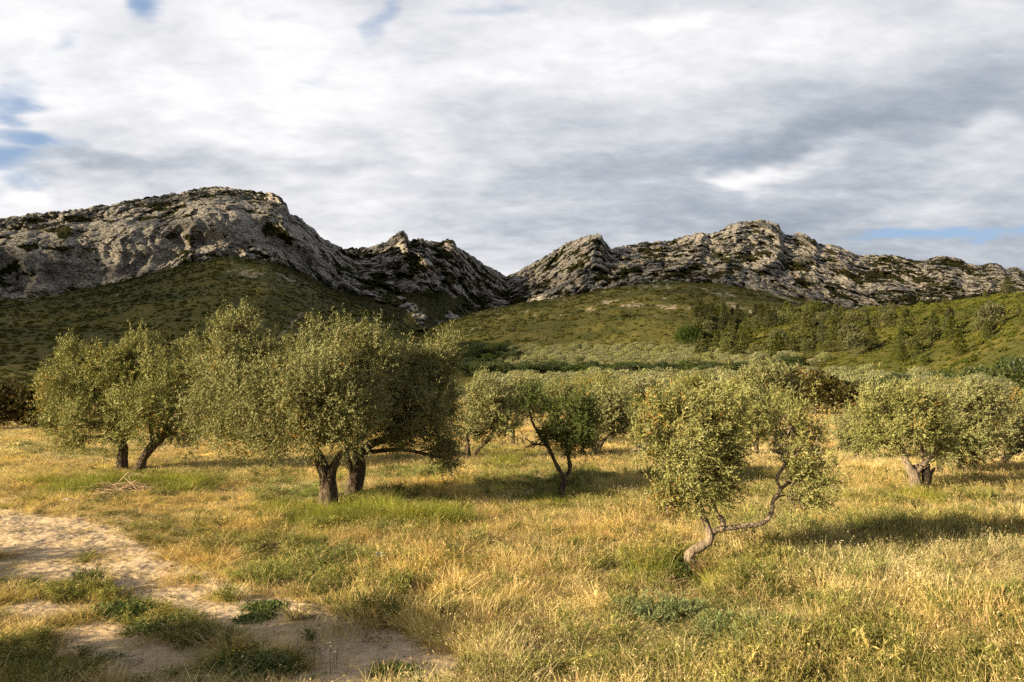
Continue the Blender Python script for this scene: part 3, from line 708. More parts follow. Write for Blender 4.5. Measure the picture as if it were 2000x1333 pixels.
def olive(base, trunks, lobes, label, seed, leaf=(0.065, 0.016), lai=4.0, pal='olive', wind=(0, 0, 0), orange=0.03, barkm=None, group=None, branches=(), crowns2=None, subs=7, shoot=0.34, dryz=0.0, gap=0.24, name='olive_tree', sprays=0.22, limb=0.045, per=14, starts_extra=()):
    x, y = ground_at(*base); org = np.array([x, y, h1(x, y)])
    root = link(name, None, loc=org); root.empty_display_size = 0.3
    tag(root, label, 'tree', group)
    barkm = barkm or M_BARK
    starts = []
    tl = []
    for tr in trunks:
        pp = px_path(tr, y, org)
        if tr[0][1] > base[1] - 30: pp[0][2] = min(pp[0][2], -0.12)
        tl.append(pp); starts += [tuple(q) for q in pp[len(pp) // 2:]]
    for q_ in branches: starts += [tuple(q) for q in px_path(q_, y, org)[1:]]
    L = px_lobes(lobes, y, org)
    lm = limbs_to(L, starts, seed, limb, subs)
    # trunks that start at the ground are trunks of their own; the others fork off the first one
    solo = [i for i, p in enumerate(tl) if i == 0 or p[0][2] <= -0.119]
    cur = []
    for i, p in enumerate(tl):
        g_ = tube(p, 16, 8, 0.24, seed + i, flare=0.35 if i in solo else 0.0)
        if i in solo: cur.append([g_])
        else: cur[-1].append(g_)
    cur[0] += lm
    for g_ in cur:
        V, Q = join(g_)[:2]; link('trunk', mesh('trunk', V, Q, barkm, smooth=True), root)
    for q_ in branches:
        V, Q = tube(px_path(q_, y, org), 12, 7, 0.12, seed + 9); link('branch', mesh('branch', V, Q, barkm, smooth=True), root)
    sets = [L] + ([px_lobes(crowns2, y, org)] if crowns2 else [])
    if crowns2:
        V, Q = join(limbs_to(sets[1], starts, seed + 5, limb, subs))[:2]; link('twigs', mesh('twigs', V, Q, barkm, smooth=True), root)
    for k, Ls in enumerate(sets):
        V, Q, c_ = crown(Ls, leaf, lai, seed + k, wind, pal, per, shoot, gap=gap, orange=orange, sprays=sprays)
        link('crown', mesh('crown', V, Q, M_LEAF, c_), root)
    return root

# ------------------------------------------------------------------ the olives one can tell apart
log('near trees')
olive((637, 992), [[(636, 994, .20), (640, 960, .17), (638, 935, .16), (627, 905, .12), (614, 875, .10), (598, 845, .085), (575, 812, .07), (552, 770, .05)],
                   [(640, 950, .13), (652, 912, .11), (668, 888, .095), (690, 870, .08), (714, 845, .065), (722, 800, .05)],
                   [(614, 880, .07), (622, 845, .06), (640, 800, .05), (636, 740, .04)]],
      [(442, 645, 26, 24, .2), (476, 636, 22, 22), (445, 690, 44, 36), (492, 675, 28, 30), (475, 715, 60, 56), (440, 760, 52, 60, -.3), (500, 800, 80, 70, -.5), (552, 728, 55, 42, .3), (585, 760, 80, 80, -.6), (615, 725, 72, 56), (622, 650, 16, 22, .2), (662, 652, 32, 26, .4), (625, 690, 34, 24), (560, 690, 14, 20), (706, 672, 16, 18),
       (690, 705, 60, 48, .2), (655, 760, 85, 70, -1.0), (700, 800, 70, 60, -.8), (440, 850, 46, 34, -.3), (520, 862, 56, 34, -.6), (600, 850, 60, 42, -1.0), (660, 845, 60, 36, -1.1), (725, 740, 60, 60), (385, 800, 28, 50, .2), (405, 735, 30, 45, .2), (620, 790, 80, 70, -1.3)],
      'largest olive tree, in the centre left, its front dark trunk forking in a V', 1, leaf=(.075, .021), lai=2.6, pal='olive', orange=.05, wind=(.12, 0, 0), subs=8)
olive((692, 975), [[(690, 978, .19), (693, 945, .17), (700, 915, .16), (704, 885, .13), (735, 864, .10), (775, 850, .08), (800, 820, .06)],
                   [(694, 935, .09), (682, 905, .08), (676, 860, .07), (700, 800, .05)], [(698, 915, .07), (694, 880, .06), (700, 840, .05)]],
      [(765, 730, 58, 50), (845, 725, 50, 44), (880, 672, 16, 24), (866, 706, 32, 30), (825, 780, 75, 70), (868, 780, 40, 60), (790, 790, 70, 70, -.6), (850, 850, 52, 52), (865, 893, 32, 26), (740, 770, 60, 60), (800, 850, 50, 36), (752, 838, 40, 28), (775, 862, 34, 16, -.3), (735, 712, 28, 26), (800, 698, 28, 22)],
      'broad olive crown in deep shade on its right side, trunk just behind the V-forked one', 2, leaf=(.075, .021), lai=2.5, pal='olive', orange=.02, wind=(.18, 0, 0))
olive((238, 924), [[(235, 926, .15), (238, 895, .135), (241, 868, .13), (225, 835, .10), (200, 800, .07)],
                   [(265, 926, .14), (280, 898, .13), (300, 870, .125), (314, 860, .10), (328, 830, .08), (342, 780, .06)], [(300, 871, .08), (297, 845, .07), (286, 790, .05)], [(240, 870, .08), (255, 830, .07), (262, 770, .05)]],
      [(142, 692, 20, 22), (150, 715, 36, 30), (128, 752, 46, 40), (120, 790, 42, 44), (180, 755, 52, 62), (170, 825, 62, 40, -.5), (150, 860, 40, 20), (228, 735, 45, 45), (262, 676, 22, 20), (293, 682, 18, 24), (270, 712, 42, 28), (268, 745, 58, 52), (250, 800, 70, 60, -.8), (320, 720, 40, 50), (325, 790, 60, 62, -.6), (365, 694, 22, 28, .5), (365, 745, 42, 60), (385, 810, 40, 55), (345, 850, 55, 30), (230, 842, 50, 24, -.8), (100, 830, 24, 24)],
      'olive tree on the left with two thin trunks, one upright and one leaning', 3, leaf=(.09, .026), lai=2.7, pal='yellow', orange=.03, wind=(.1, 0, 0))
olive((1095, 974), [[(1094, 977, .085), (1097, 957, .075), (1101, 936, .07), (1085, 905, .055), (1072, 875, .05), (1056, 852, .04), (1040, 825, .03), (1032, 790, .025)],
                    [(1101, 937, .06), (1113, 915, .052), (1109, 890, .048), (1107, 866, .04), (1114, 838, .03)]],
      [(1042, 782, 30, 26), (1068, 800, 22, 16), (1118, 812, 46, 30), (1140, 835, 28, 36), (1092, 838, 36, 28), (1108, 862, 38, 22), (1140, 870, 22, 18), (1040, 868, 22, 14), (1062, 858, 20, 14)],
      'small dark green olive sapling with a slender Y-shaped trunk', 4, leaf=(.07, .02), lai=3.8, pal='green', orange=.03, shoot=.26, wind=(.1, 0, 0), subs=5)
olive((1350, 1118), [[(1351, 1122, .088), (1349, 1102, .078), (1344, 1090, .072), (1353, 1076, .070), (1372, 1066, .066), (1385, 1052, .063), (1382, 1030, .055), (1372, 1005, .05), (1362, 975, .045), (1345, 920, .032), (1320, 860, .02)],
                     [(1386, 1050, .05), (1397, 1037, .05), (1410, 1033, .046), (1410, 1015, .044), (1399, 1003, .036), (1392, 960, .028), (1400, 900, .02)]],
      [(1290, 815, 46, 42), (1262, 850, 36, 46), (1300, 880, 55, 50), (1345, 800, 46, 40), (1350, 860, 60, 55, -.2), (1395, 810, 34, 40), (1425, 850, 32, 50), (1400, 880, 50, 50), (1345, 930, 60, 46, -.2), (1400, 945, 46, 46), (1420, 910, 30, 40), (1310, 960, 40, 30), (1300, 985, 30, 18), (1385, 985, 34, 26), (1250, 880, 22, 26), (1335, 975, 34, 22)],
      'gnarled olive tree nearest the viewer, S-curved pale trunk with one long limb reaching right', 5, leaf=(.074, .0165), lai=2.5, pal='yellow', orange=.06, barkm=M_BARKL, wind=(.45, 0, .15), shoot=.32, subs=8, gap=.2,
      branches=[[(1402, 1035, .046), (1420, 1032, .043), (1442, 1029, .04), (1470, 1026, .038), (1490, 1022, .036), (1507, 1003, .034), (1509, 980, .031), (1524, 957, .029), (1517, 934, .026), (1534, 906, .023), (1528, 888, .018), (1550, 850, .012)]],
      crowns2=[(1545, 832, 36, 30), (1580, 850, 36, 36), (1560, 880, 42, 34), (1600, 880, 22, 28), (1520, 875, 22, 22), (1560, 945, 34, 36), (1590, 960, 26, 30), (1570, 985, 26, 20), (1585, 920, 24, 24)])
olive((1785, 970), [[(1787, 972, .16), (1788, 950, .14), (1782, 925, .125), (1768, 898, .09), (1760, 870, .06), (1745, 830, .04)],
                    [(1785, 928, .08), (1805, 905, .07), (1828, 882, .06), (1845, 860, .045)], [(1786, 912, .06), (1798, 908, .055), (1812, 909, .05)], [(1803, 905, .045), (1801, 880, .04), (1797, 840, .03)]],
      [(1715, 795, 44, 34), (1695, 835, 36, 38), (1770, 785, 40, 32), (1765, 835, 60, 48, -.3), (1815, 800, 38, 36), (1835, 850, 36, 42), (1790, 852, 40, 20), (1716, 862, 42, 22), (1842, 880, 26, 18)],
      'spreading olive tree on the right beside a charred trunk stub', 6, leaf=(.08, .024), lai=2.7, pal='yellow', orange=.02, wind=(.3, 0, .05), barkm=M_BARKL)
# charred stub beside it
x, y = ground_at(1809, 970); org = np.array([x, y, h1(x, y)])
V, Q = join([tube(px_path([(1809, 974, .13), (1807, 952, .105), (1811, 934, .10), (1810, 920, .095), (1813, 912, .05), (1815, 906, .015)], y, org), 16, 8, 0.55, 41, flare=.4), tube(px_path([(1811, 932, .07), (1820, 922, .05), (1826, 914, .02)], y, org), 8, 4, .2, 3), tube(px_path([(1808, 930, .06), (1800, 918, .04), (1797, 908, .012)], y, org), 8, 4, .2, 3)])[:2]
tag(link('tree_stump', mesh('tree_stump', V, Q, M_BURNT, smooth=True), loc=org), 'tall charred black trunk stub without a crown', 'stump')
x, y = ground_at(663, 980); org = np.array([x, y, h1(x, y)])
V, Q = join([tube(px_path([(664, 984, .13), (664, 974, .12), (662, 966, .105)], y, org), 14, 6, 0.3, 4, flare=.3)])[:2]
tag(link('tree_stump', mesh('tree_stump', V, Q, M_BARK, smooth=True), loc=org), 'low cut stump in green grass between the two big trunks', 'stump')
olive((1902, 932), [[(1903, 936, .15), (1904, 912, .13), (1897, 890, .10), (1890, 850, .07)], [(1880, 932, .09), (1877, 905, .08), (1872, 870, .06)]],
      [(1885, 790, 40, 34), (1925, 800, 40, 40), (1900, 835, 52, 44), (1862, 830, 26, 44), (1945, 845, 30, 40), (1905, 880, 46, 24), (1870, 885, 24, 30), (1905, 770, 26, 18)],
      'tall rounded olive tree near the right edge, with two trunks in its own shade', 7, leaf=(.10, .03), lai=2.7, pal='olive', wind=(.25, 0, .05))
olive((1948, 918), [[(1947, 921, .10), (1962, 898, .09), (1980, 885, .08), (1996, 878, .06)]],
      [(1985, 825, 32, 30), (2030, 820, 40, 40), (1975, 858, 24, 20), (2010, 865, 40, 24)], 'olive tree cut by the right edge, with a steeply leaning trunk', 8, leaf=(.10, .03), lai=2.6, pal='silver')
olive((1669, 907), [[(1668, 909, .07), (1674, 882, .06), (1673, 850, .045)]], [(1655, 832, 36, 26), (1690, 842, 28, 30), (1650, 862, 30, 18), (1688, 870, 22, 18)],
      'small olive tree with a single thin trunk left of the charred stub', 9, leaf=(.11, .032), lai=2.6, pal='silver', limb=.03)
olive((916, 906), [[(917, 908, .10), (914, 880, .09), (912, 850, .06)], [(904, 900, .07), (910, 875, .06)], [(919, 900, .07), (932, 880, .065), (952, 862, .06), (966, 840, .045)]],
      [(935, 775, 30, 34), (930, 815, 38, 40), (965, 790, 30, 40), (985, 780, 22, 28), (955, 838, 42, 24), (915, 850, 26, 24), (990, 825, 22, 30)],
      'olive tree just right of the broad shaded crown, several trunks fanning from one foot', 10, leaf=(.11, .034), lai=2.6, pal='olive', orange=.04, wind=(.1, 0, 0))
olive((1002, 874), [[(1002, 876, .07), (1003, 850, .06), (1003, 820, .05)]], [(1000, 790, 30, 28), (1015, 765, 24, 18), (990, 820, 30, 20), (1025, 800, 22, 24)],
      'narrow olive tree on one straight thin trunk behind the dark sapling', 11, leaf=(.12, .036), lai=2.6, pal='olive', limb=.03)
olive((1168, 888), [[(1169, 890, .10), (1173, 868, .085), (1189, 850, .07)], [(1164, 886, .07), (1160, 862, .06), (1166, 830, .05)]],
      [(1150, 790, 34, 28), (1190, 785, 36, 32), (1175, 825, 44, 28), (1215, 815, 32, 32), (1145, 815, 24, 26), (1215, 845, 26, 20)],
      'pale olive tree with a crooked dark trunk bent to the right, behind the sapling', 12, leaf=(.12, .036), lai=2.6, pal='olive')
olive((1197, 870), [[(1193, 873, .16), (1194, 855, .14), (1196, 830, .10)]], [(1185, 770, 34, 22), (1225, 780, 36, 30), (1210, 820, 40, 26)],
      'olive tree with a thick grey trunk left of the nearest gnarled one', 13, leaf=(.13, .04), lai=2.6, pal='yellow')
olive((78, 842), [[(80, 845, .32), (74, 822, .27), (54, 800, .16)], [(78, 825, .18), (95, 806, .12)]],
      [(30, 785, 50, 34), (72, 780, 30, 30), (5, 800, 60, 34), (-60, 790, 60, 40), (60, 810, 40, 18), (20, 770, 30, 20)],
      'low dark olive bush-like tree at the left edge with a thick black trunk', 14, leaf=(.15, .05), lai=3.6, pal='oakbrown', name='olive_tree')
olive((1482, 893), [[(1483, 895, .10), (1478, 870, .08), (1482, 840, .06)]], [(1480, 820, 44, 40), (1450, 790, 30, 30), (1515, 795, 34, 28), (1505, 845, 26, 24), (1450, 850, 26, 26)],
      'olive tree seen through the gap between the two crowns of the gnarled one', 15, leaf=(.12, .036), lai=2.6, pal='yellow')
olive((1835, 937), [[(1832, 939, .10), (1836, 920, .08), (1842, 890, .05)]], [(1838, 880, 26, 30), (1850, 860, 24, 28)],
      'low olive tree with a short pale trunk right of the charred stub', 16, leaf=(.10, .03), lai=3.0, pal='silver', limb=.03)
# olives outside the frame on the left, whose shadows fall across the track
def olive_world(x, y, hgt, rad_, label, seed, leaf=(.11, .034), lai=3.0, group=None):
    org = np.array([x, y, h1(x, y)]); r = np.random.RandomState(seed)
    root = link('olive_tree', None, loc=org); tag(root, label, 'tree', group)
    tr = [[0, 0, -.1, .16], [.1, .05, .5, .13], [.05, -.1, 1.0, .12], [.3, .1, hgt * .55, .06]]
    L = [(r.uniform(-1, 1) * rad_ * .6, r.uniform(-1, 1) * rad_ * .6, r.uniform(.5, .85) * hgt, rad_ * r.uniform(.35, .55), rad_ * .45, hgt * r.uniform(.14, .22)) for _ in range(9)]
    V, Q = join([tube(tr, 12, 6, .15, seed, flare=.3)] + limbs_to(L, [tuple(q) for q in tr[1:]], seed, .05, 4))[:2]
    link('trunk', mesh('trunk', V, Q, M_BARK, smooth=True), root)
    V, Q, c_ = crown(L, leaf, lai, seed, pal='olive', gap=.4); link('crown', mesh('crown', V, Q, M_LEAF, c_), root)
OFF = [(-11.2, 4.2, 3.8, 1.9), (-13.6, 2.2, 4.2, 2.0), (-9.0, 1.6, 3.0, 1.5), (-7.6, 3.2, 2.3, 1.1), (-16.6, 8.5, 3.0, 1.5), (-13.0, -1.5, 4.6, 2.2), (-19, 12.5, 2.6, 1.3)]
for k, (x, y, hh_, rr2) in enumerate(OFF):
    olive_world(x, y, hh_, rr2, 'olive tree of the row beside the track', 40 + k, group='olive row left of the track')

# ------------------------------------------------------------------ tree kinds that are copied
log('prototypes')
def proto_olive(seed, h=3.0, rd=1.7, leaf=(.14, .045), lai=2.6, pal='olive', ntr=1, low=0.50):
    r = np.random.RandomState(seed); L = []
    for k in range(9):
        a = k * 2.4 + r.uniform(-.4, .4); q = rd * (0.0 if k == 0 else r.uniform(.35, .62))
        L.append((q * math.cos(a), q * math.sin(a), h * r.uniform(low + .1, .86), rd * r.uniform(.34, .50), rd * r.uniform(.34, .5), h * r.uniform(.13, .19)))
    tr = [[0, 0, -.3, .14], [r.uniform(-.1, .1), 0, .4, .11], [r.uniform(-.3, .3), r.uniform(-.3, .3), .9, .09], [r.uniform(-.5, .5), 0, h * .6, .05]]
    tv = join([tube(tr, 9, 5, .12, seed, flare=.3)] + limbs_to(L, [tuple(q) for q in tr[1:]], seed, .05, 2, .012))[:2]
    return tv, crown(L, leaf, lai, seed, (.15, 0, .05), pal, 10, .42, gap=.5)
mid_ol = []
for k in range(6):
    tv, cv = proto_olive(100 + k, 3.1, 1.6, pal=('olive', 'silver', 'yellow')[k % 3])
    mid_ol.append((mesh('trunk', *tv, M_BARK, smooth=True), mesh('crown', cv[0], cv[1], M_LEAFV, cv[2])))
def place_mid(x, y, s_, rz, k, label, group):
    root = link('olive_tree', None, loc=(x, y, h1(x, y))); root.rotation_euler[2] = rz; root.scale = (s_, s_, s_ * random.uniform(.9, 1.1))
    tag(root, label, 'tree', group)
    link('trunk', mid_ol[k][0], root); link('crown', mid_ol[k][1], root)
random.seed(5)
MID = []
R_ = np.random.RandomState(3)
# orchard rows beyond the near trees, 5.5 m apart
for gy_ in list(np.arange(37, 60, 7.5)) + list(np.arange(61, 105, 6.0)):
    for gx_ in np.arange(-70, 80, 6.8 if gy_ < 60 else 5.8):
        x = gx_ + R_.uniform(-1, 1) + 0.25 * gy_; y = gy_ + R_.uniform(-1, 1)
        px, py = (float(v) for v in project(x, y, 0.0))
        if px < 930 or px > 2100: continue
        if y < 42 and 940 < px < 1230: continue
        if y > 52 and 1430 < px < 1725: continue
        if y < 60 and R_.uniform() < 0.25: continue
        MID.append((x, y))
for (x, y) in [ground_at(150, 812), ground_at(330, 815), ground_at(420, 820), ground_at(520, 812), ground_at(760, 815), ground_at(850, 822), ground_at(250, 800), ground_at(660, 805)]:
    MID.append((x, y))
for i, (x, y) in enumerate(MID):
    place_mid(x, y, random.uniform(.72, 1.14), random.uniform(0, 6.28), i % 6, 'olive tree in the rows beyond the near field', 'olive trees in the rows beyond the near field')
log('mid', len(MID))

def blob_crown(seed, h, rd, n, size, pal, kind='round', squash=.8):
    """far trees: crown of leaf-clump faces with lumps"""
    r = np.random.RandomState(seed)
    if kind == 'pine':
        zt = r.uniform(0.08, 1.0, n) ** 0.9
        lay = 1 + 0.28 * np.sin(zt * 34 + seed) 
        ang = r.uniform(0, 6.283, n)
        wob = 1 + 0.42 * fbm(np.cos(ang) * 1.4 + seed, np.sin(ang) * 1.4, zt * 4, 2)
        rr = rd * (1.02 - zt) ** 0.75 * lay * wob * np.where(r.uniform(0, 1, n) < .7, r.uniform(.75, 1.05, n), r.uniform(.1, .8, n))
        P = np.stack([rr * np.cos(ang), rr * np.sin(ang), h * zt - .12 * rr], 1)
        D = unit(np.stack([np.cos(ang), np.sin(ang), np.full(n, .9)], 1) + r.normal(size=(n, 3)) * .45)
    else:
        dd = unit(r.normal(size=(n, 3))); dd[:, 2] = np.abs(dd[:, 2]) * np.where(r.uniform(0, 1, n) < .22, -0.55, 1); dd = unit(dd)
        lump = 1 + 0.42 * fbm(dd[:, 0] * 1.7 + seed, dd[:, 1] * 1.7, dd[:, 2] * 1.7, 3)
        rr = lump * np.where(r.uniform(0, 1, n) < .75, r.uniform(.82, 1.03, n), r.uniform(.3, .85, n))
        P = dd * rr[:, None] * np.array([rd, rd, h * .42]); P[:, 2] += h * .54
        D = unit(dd + np.array([0, 0, .5]) + r.normal(size=(n, 3)) * .6)
    N = unit(unit(np.cross(D, np.cross(P * np.array([1, 1, .6]) - np.array([0, 0, h * .25]), D))) + r.normal(size=D.shape) * .5)
    V, Q = leaf_quads(P, D, N, size * r.uniform(.7, 1.5, n), size * r.uniform(.4, .75, n))
    c0, c1, c2 = (np.array(q) for q in PAL[pal])
    tl = np.clip(.45 + .35 * fbm(P[:, 0] * 1.2 + seed, P[:, 1] * 1.2, P[:, 2] * 1.2, 2) + r.normal(size=n) * .22, 0, 1)
    col = c0 + (c1 - c0) * np.clip(tl * 1.8, 0, 1)[:, None]; col += (c2 - col) * np.clip(tl * 2 - 1, 0, 1)[:, None]
    return V, Q, np.repeat(col, 4, 0)
def far_proto(name, seed, h, rd, n, size, pal, kind, mat, tr=.12):
    cv = blob_crown(seed, h, rd, n, size, pal, kind)
    tv = tube([[0, 0, -.5, tr], [.05, 0, h * .3, tr * .8], [0, .05, h * .8, tr * .25]], 5, 2, 0)
    me = mesh(name, *join([cv, (tv[0], tv[1], np.array([.09, .07, .05]))])[:2], mat, join([cv, (tv[0], tv[1], np.array([.09, .07, .05]))])[2])
    return me
FO = [far_proto('olive_tree', 200 + k, 3.6, 2.3, 1500, .30, 'silver', 'round', M_LEAFV) for k in range(5)]
FK = [far_proto('oak_tree', 220 + k, 4.6, 2.9, 2600, .32, 'oakbrown' if k == 3 else 'oak', 'round', M_OAK) for k in range(4)]
FP = [far_proto('pine_tree', 240 + k, 7.6, 2.4 + .4 * (k % 3), 1900, .46, 'pine', 'pine', M_PINE) for k in range(5)] + [far_proto('pine_tree', 250 + k, 6.4, 2.5 + .3 * k, 1800, .45, 'pine', 'round', M_PINE) for k in range(3)]
def put(meshes, x, y, s_, k, label, cat, group, sz=1.0, name=None):
    me = meshes[k % len(meshes)]
    o = link(name or me.name.split('.')[0], me, loc=(x, y, h1(x, y) - .1 * s_)); o.rotation_euler[2] = R_.uniform(0, 6.28); o.scale = (s_, s_, s_ * sz)
    tag(o, label, cat, group); return o
def zone(px0, px1, r0_, r1_, step, jit=.35):
    """orchard-like positions inside a wedge, on a rotated square grid"""
    out = []
    ca, sa = math.cos(.35), math.sin(.35)
    for i in range(-200, 200):
        for j in range(-200, 200):
            u, v = (i + R_.uniform(-jit, jit)) * step, (j + R_.uniform(-jit, jit)) * step
            x, y = u * ca - v * sa, u * sa + v * ca + 300
            r = math.hypot(x, y)
            if y <= 0 or not r0_ <= r <= r1_: continue
            px = CX + F * x / y
            if px0 <= px <= px1: out.append((x, y, r, px))
    return out
def pyof(x, y): return float(project(x, y, h1(x, y))[1])
log('far trees')
far_ol = []
for (x, y, r, px) in zone(900, 1840, 118, 430, 6.4):
    py = pyof(x, y)
    # far grove: upper field; nearer strips between the oak bands
    edge = 700 - 0.0 * px
    upper = 262 < r < 400 and 1000 + (400 - r) * -.35 < px < 1330 + (400 - r) * 2.2
    lower = 122 < r < 245 and px > 930 and not (230 < r and px < 1150)
    if px > 1450 and not upper and py < 733: continue
    if px > 1560 and r > 270: continue
    if px > 1760 and r > 205: continue
    if upper or lower: far_ol.append((x, y, r, upper))
rest = []
R_.shuffle(far_ol)
nup = [q for q in far_ol if q[3]]; nlo = [q for q in far_ol if not q[3]]
log('far olives', len(nup), len(nlo))
ind = sorted(far_ol, key=lambda q: (q[2] < 160, q[2]))[:300 - len(MID)]   # the nearest that show above the rows in front
ids = set(id(q) for q in ind); rest = [q for q in far_ol if id(q) not in ids]
for i, q in enumerate(ind):
    put(FO, q[0], q[1], R_.uniform(.8, 1.1), i, 'silvery olive tree in the far grove above the dark oak band' if q[3] else 'silvery olive tree in the strip below the dark oak band', 'tree', 'olive trees of the far grove' if q[3] else 'olive trees of the strip below the oaks')
REST_OL = rest
# evergreen oaks: bands and single ones
oaks = []
for (x, y, r, px) in zone(900, 1560, 242, 268, 5.0): oaks.append((x, y, 1.0, 0))
for (x, y, r, px) in zone(880, 1010, 265, 420, 8.0): oaks.append((x, y, 1.0, 1))
for (px, r, s_, k) in [(1250, 150, .9, 0), (1290, 150, .8, 0), (1345, 160, .9, 0), (1110, 150, .9, 0), (1500, 84, .82, 3), (1545, 74, .88, 3), (1590, 70, .95, 3), (1625, 72, .92, 3), (1660, 70, .80, 3), (1470, 92, .8, 3), (1560, 92, .95, 3), (1610, 90, 1.0, 3), (1690, 82, .75, 0), (1715, 90, .9, 1), (1185, 170, 1.1, 0), (1160, 172, 1.2, 0), (1210, 168, 1.0, 0), (1240, 165, .9, 0),
                       (1940, 95, 1.25, 0), (1985, 92, 1.35, 1), (1900, 120, 1.1, 2), (1860, 130, 1.0, 0), (1800, 150, 1.0, 1), (2030, 100, 1.3, 2), (1750, 150, .9, 2), (1700, 165, .9, 0), (1640, 200, .9, 1), (1780, 180, .8, 0), (1960, 130, 1.1, 1), (1890, 160, .9, 2), (1830, 190, .8, 1),
                       (1070, 120, .8, 1), (1075, 128, .7, 0), (1430, 150, .9, 0), (1380, 175, 1.0, 0), (1320, 150, .8, 2), (1725, 140, .9, 1), (1610, 150, .8, 1), (1530, 175, .9, 0), (960, 150, .9, 0), (1990, 150, 1.0, 0)]:
    a = azpx(px); oaks.append((r * math.sin(a), r * math.cos(a), s_, k))
for i, q in enumerate(oaks):
    qpx = CX + F * q[0] / q[1]; kk = q[3] if q[3] == 3 else (q[3] + i) % 3
    if kk == 3: lab, grp = 'brownish oak in the rounded clump behind the gnarled olive tree', 'brownish oaks behind the gnarled olive'
    elif q[2] == 1.0 and q[3] == 1 and qpx < 1010: lab, grp = 'dark oak in the thicket between the broad shaded crown and the far grove', 'oaks in the thicket left of the far grove'
    elif math.hypot(q[0], q[1]) > 235: lab, grp = 'dark oak in the narrow band crossing below the far grove', 'oaks in the band below the far grove'
    elif qpx > 1600: lab, grp = 'deep green oak at the foot of the lit right-hand hill', 'oaks at the foot of the right-hand hill'
    else: lab, grp = 'lone dark green oak rising among the nearer silvery olives', 'oaks among the nearer grove'
    put(FK, q[0], q[1], q[2] * R_.uniform(.8, 1.15), kk, lab, 'tree', grp, sz=R_.uniform(.75, 1.05))
log('oaks', len(oaks))
# pines on the right-hand slopes
pines = []
for (x, y, r, px) in zone(1360, 2080, 150, 560, 7.6, .48):
    py = pyof(x, y)
    if px > 1990 and py < 600: continue
    lim = np.interp(px, [1360, 1560, 1700, 1850, 2080], [706, 704, 712, 728, 740])
    if py > lim: continue
    d_ = np.interp(px, [1360, 1400, 1560, 1700, 1800, 2000], [1.0, 1.3, 1.3, 1.0, .75, .6])
    low = np.interp(py, [600, 625, 660, 700], [.45, 1, 1.1, .8])
    if px > 1650: low = np.interp(py, [585, 610, 640, 730], [.12, .35, 1.0, .8])
    if r > 540: continue
    nn_ = float(fbm(np.array([x / 45]), np.array([y / 45]), 3.0, 2)[0])
    if R_.uniform() < d_ * low * (0.75 + 1.3 * nn_): pines.append((x, y, r))
log('pines', len(pines))
PR = sorted(pines, key=lambda q: q[2]); REST_P = PR[290:]; PR = PR[:290]
for i, q in enumerate(PR):
    qy_ = pyof(q[0], q[1]); qx_ = CX + F * q[0] / q[1]
    if qx_ > 1600 and qy_ < 640 and q[2] > 200: q = (q[0], q[1], 60.0)
    put(FP, q[0], q[1], float(np.interp(q[2], [100, 170, 300, 500], [.5, .85, 1.15, 1.2])) * R_.uniform(.55, 1.15), i, 'pine in the dense wood right of the large round pine' if qx_ < 1660 else 'scattered pine on the open sunlit hill at the right', 'tree', 'pines of the dense wood' if qx_ < 1660 else 'scattered pines on the lit hill', sz=R_.uniform(.85, 1.15))
a = azpx(1955); put(FP, 330 * math.sin(azpx(1974)), 330 * math.cos(azpx(1974)), .95, 1, 'lone pine standing on the skyline of the lit hill at the right edge', 'tree', None)
# the big umbrella-like pine above the olive grove and the dark pines left of it
BP = [far_proto('pine_tree', 260 + k, 11.0, 6.0, 5200, .5, 'oak', 'round', M_PINE, .3) for k in range(2)]
put(BP, 380 * math.sin(azpx(1350)), 380 * math.cos(azpx(1350)), 1.3, 0, 'large round dark pine standing at the upper edge of the far grove', 'tree', None)
put(BP, 380 * math.sin(azpx(1378)), 380 * math.cos(azpx(1378)), .42, 1, 'small black-green bush just right of the large round pine', 'bush', None)
for k, (px, r, s_) in enumerate([(966, 330, .75), (950, 325, .55), (925, 320, .7), (905, 330, .6), (985, 335, .35), (935, 350, .6), (893, 300, .6)]):
    put(BP, r * math.sin(azpx(px)), r * math.cos(azpx(px)), s_, k, 'dark pine in the clump right of the broad shaded crown', 'tree', 'dark pines beside the far grove')

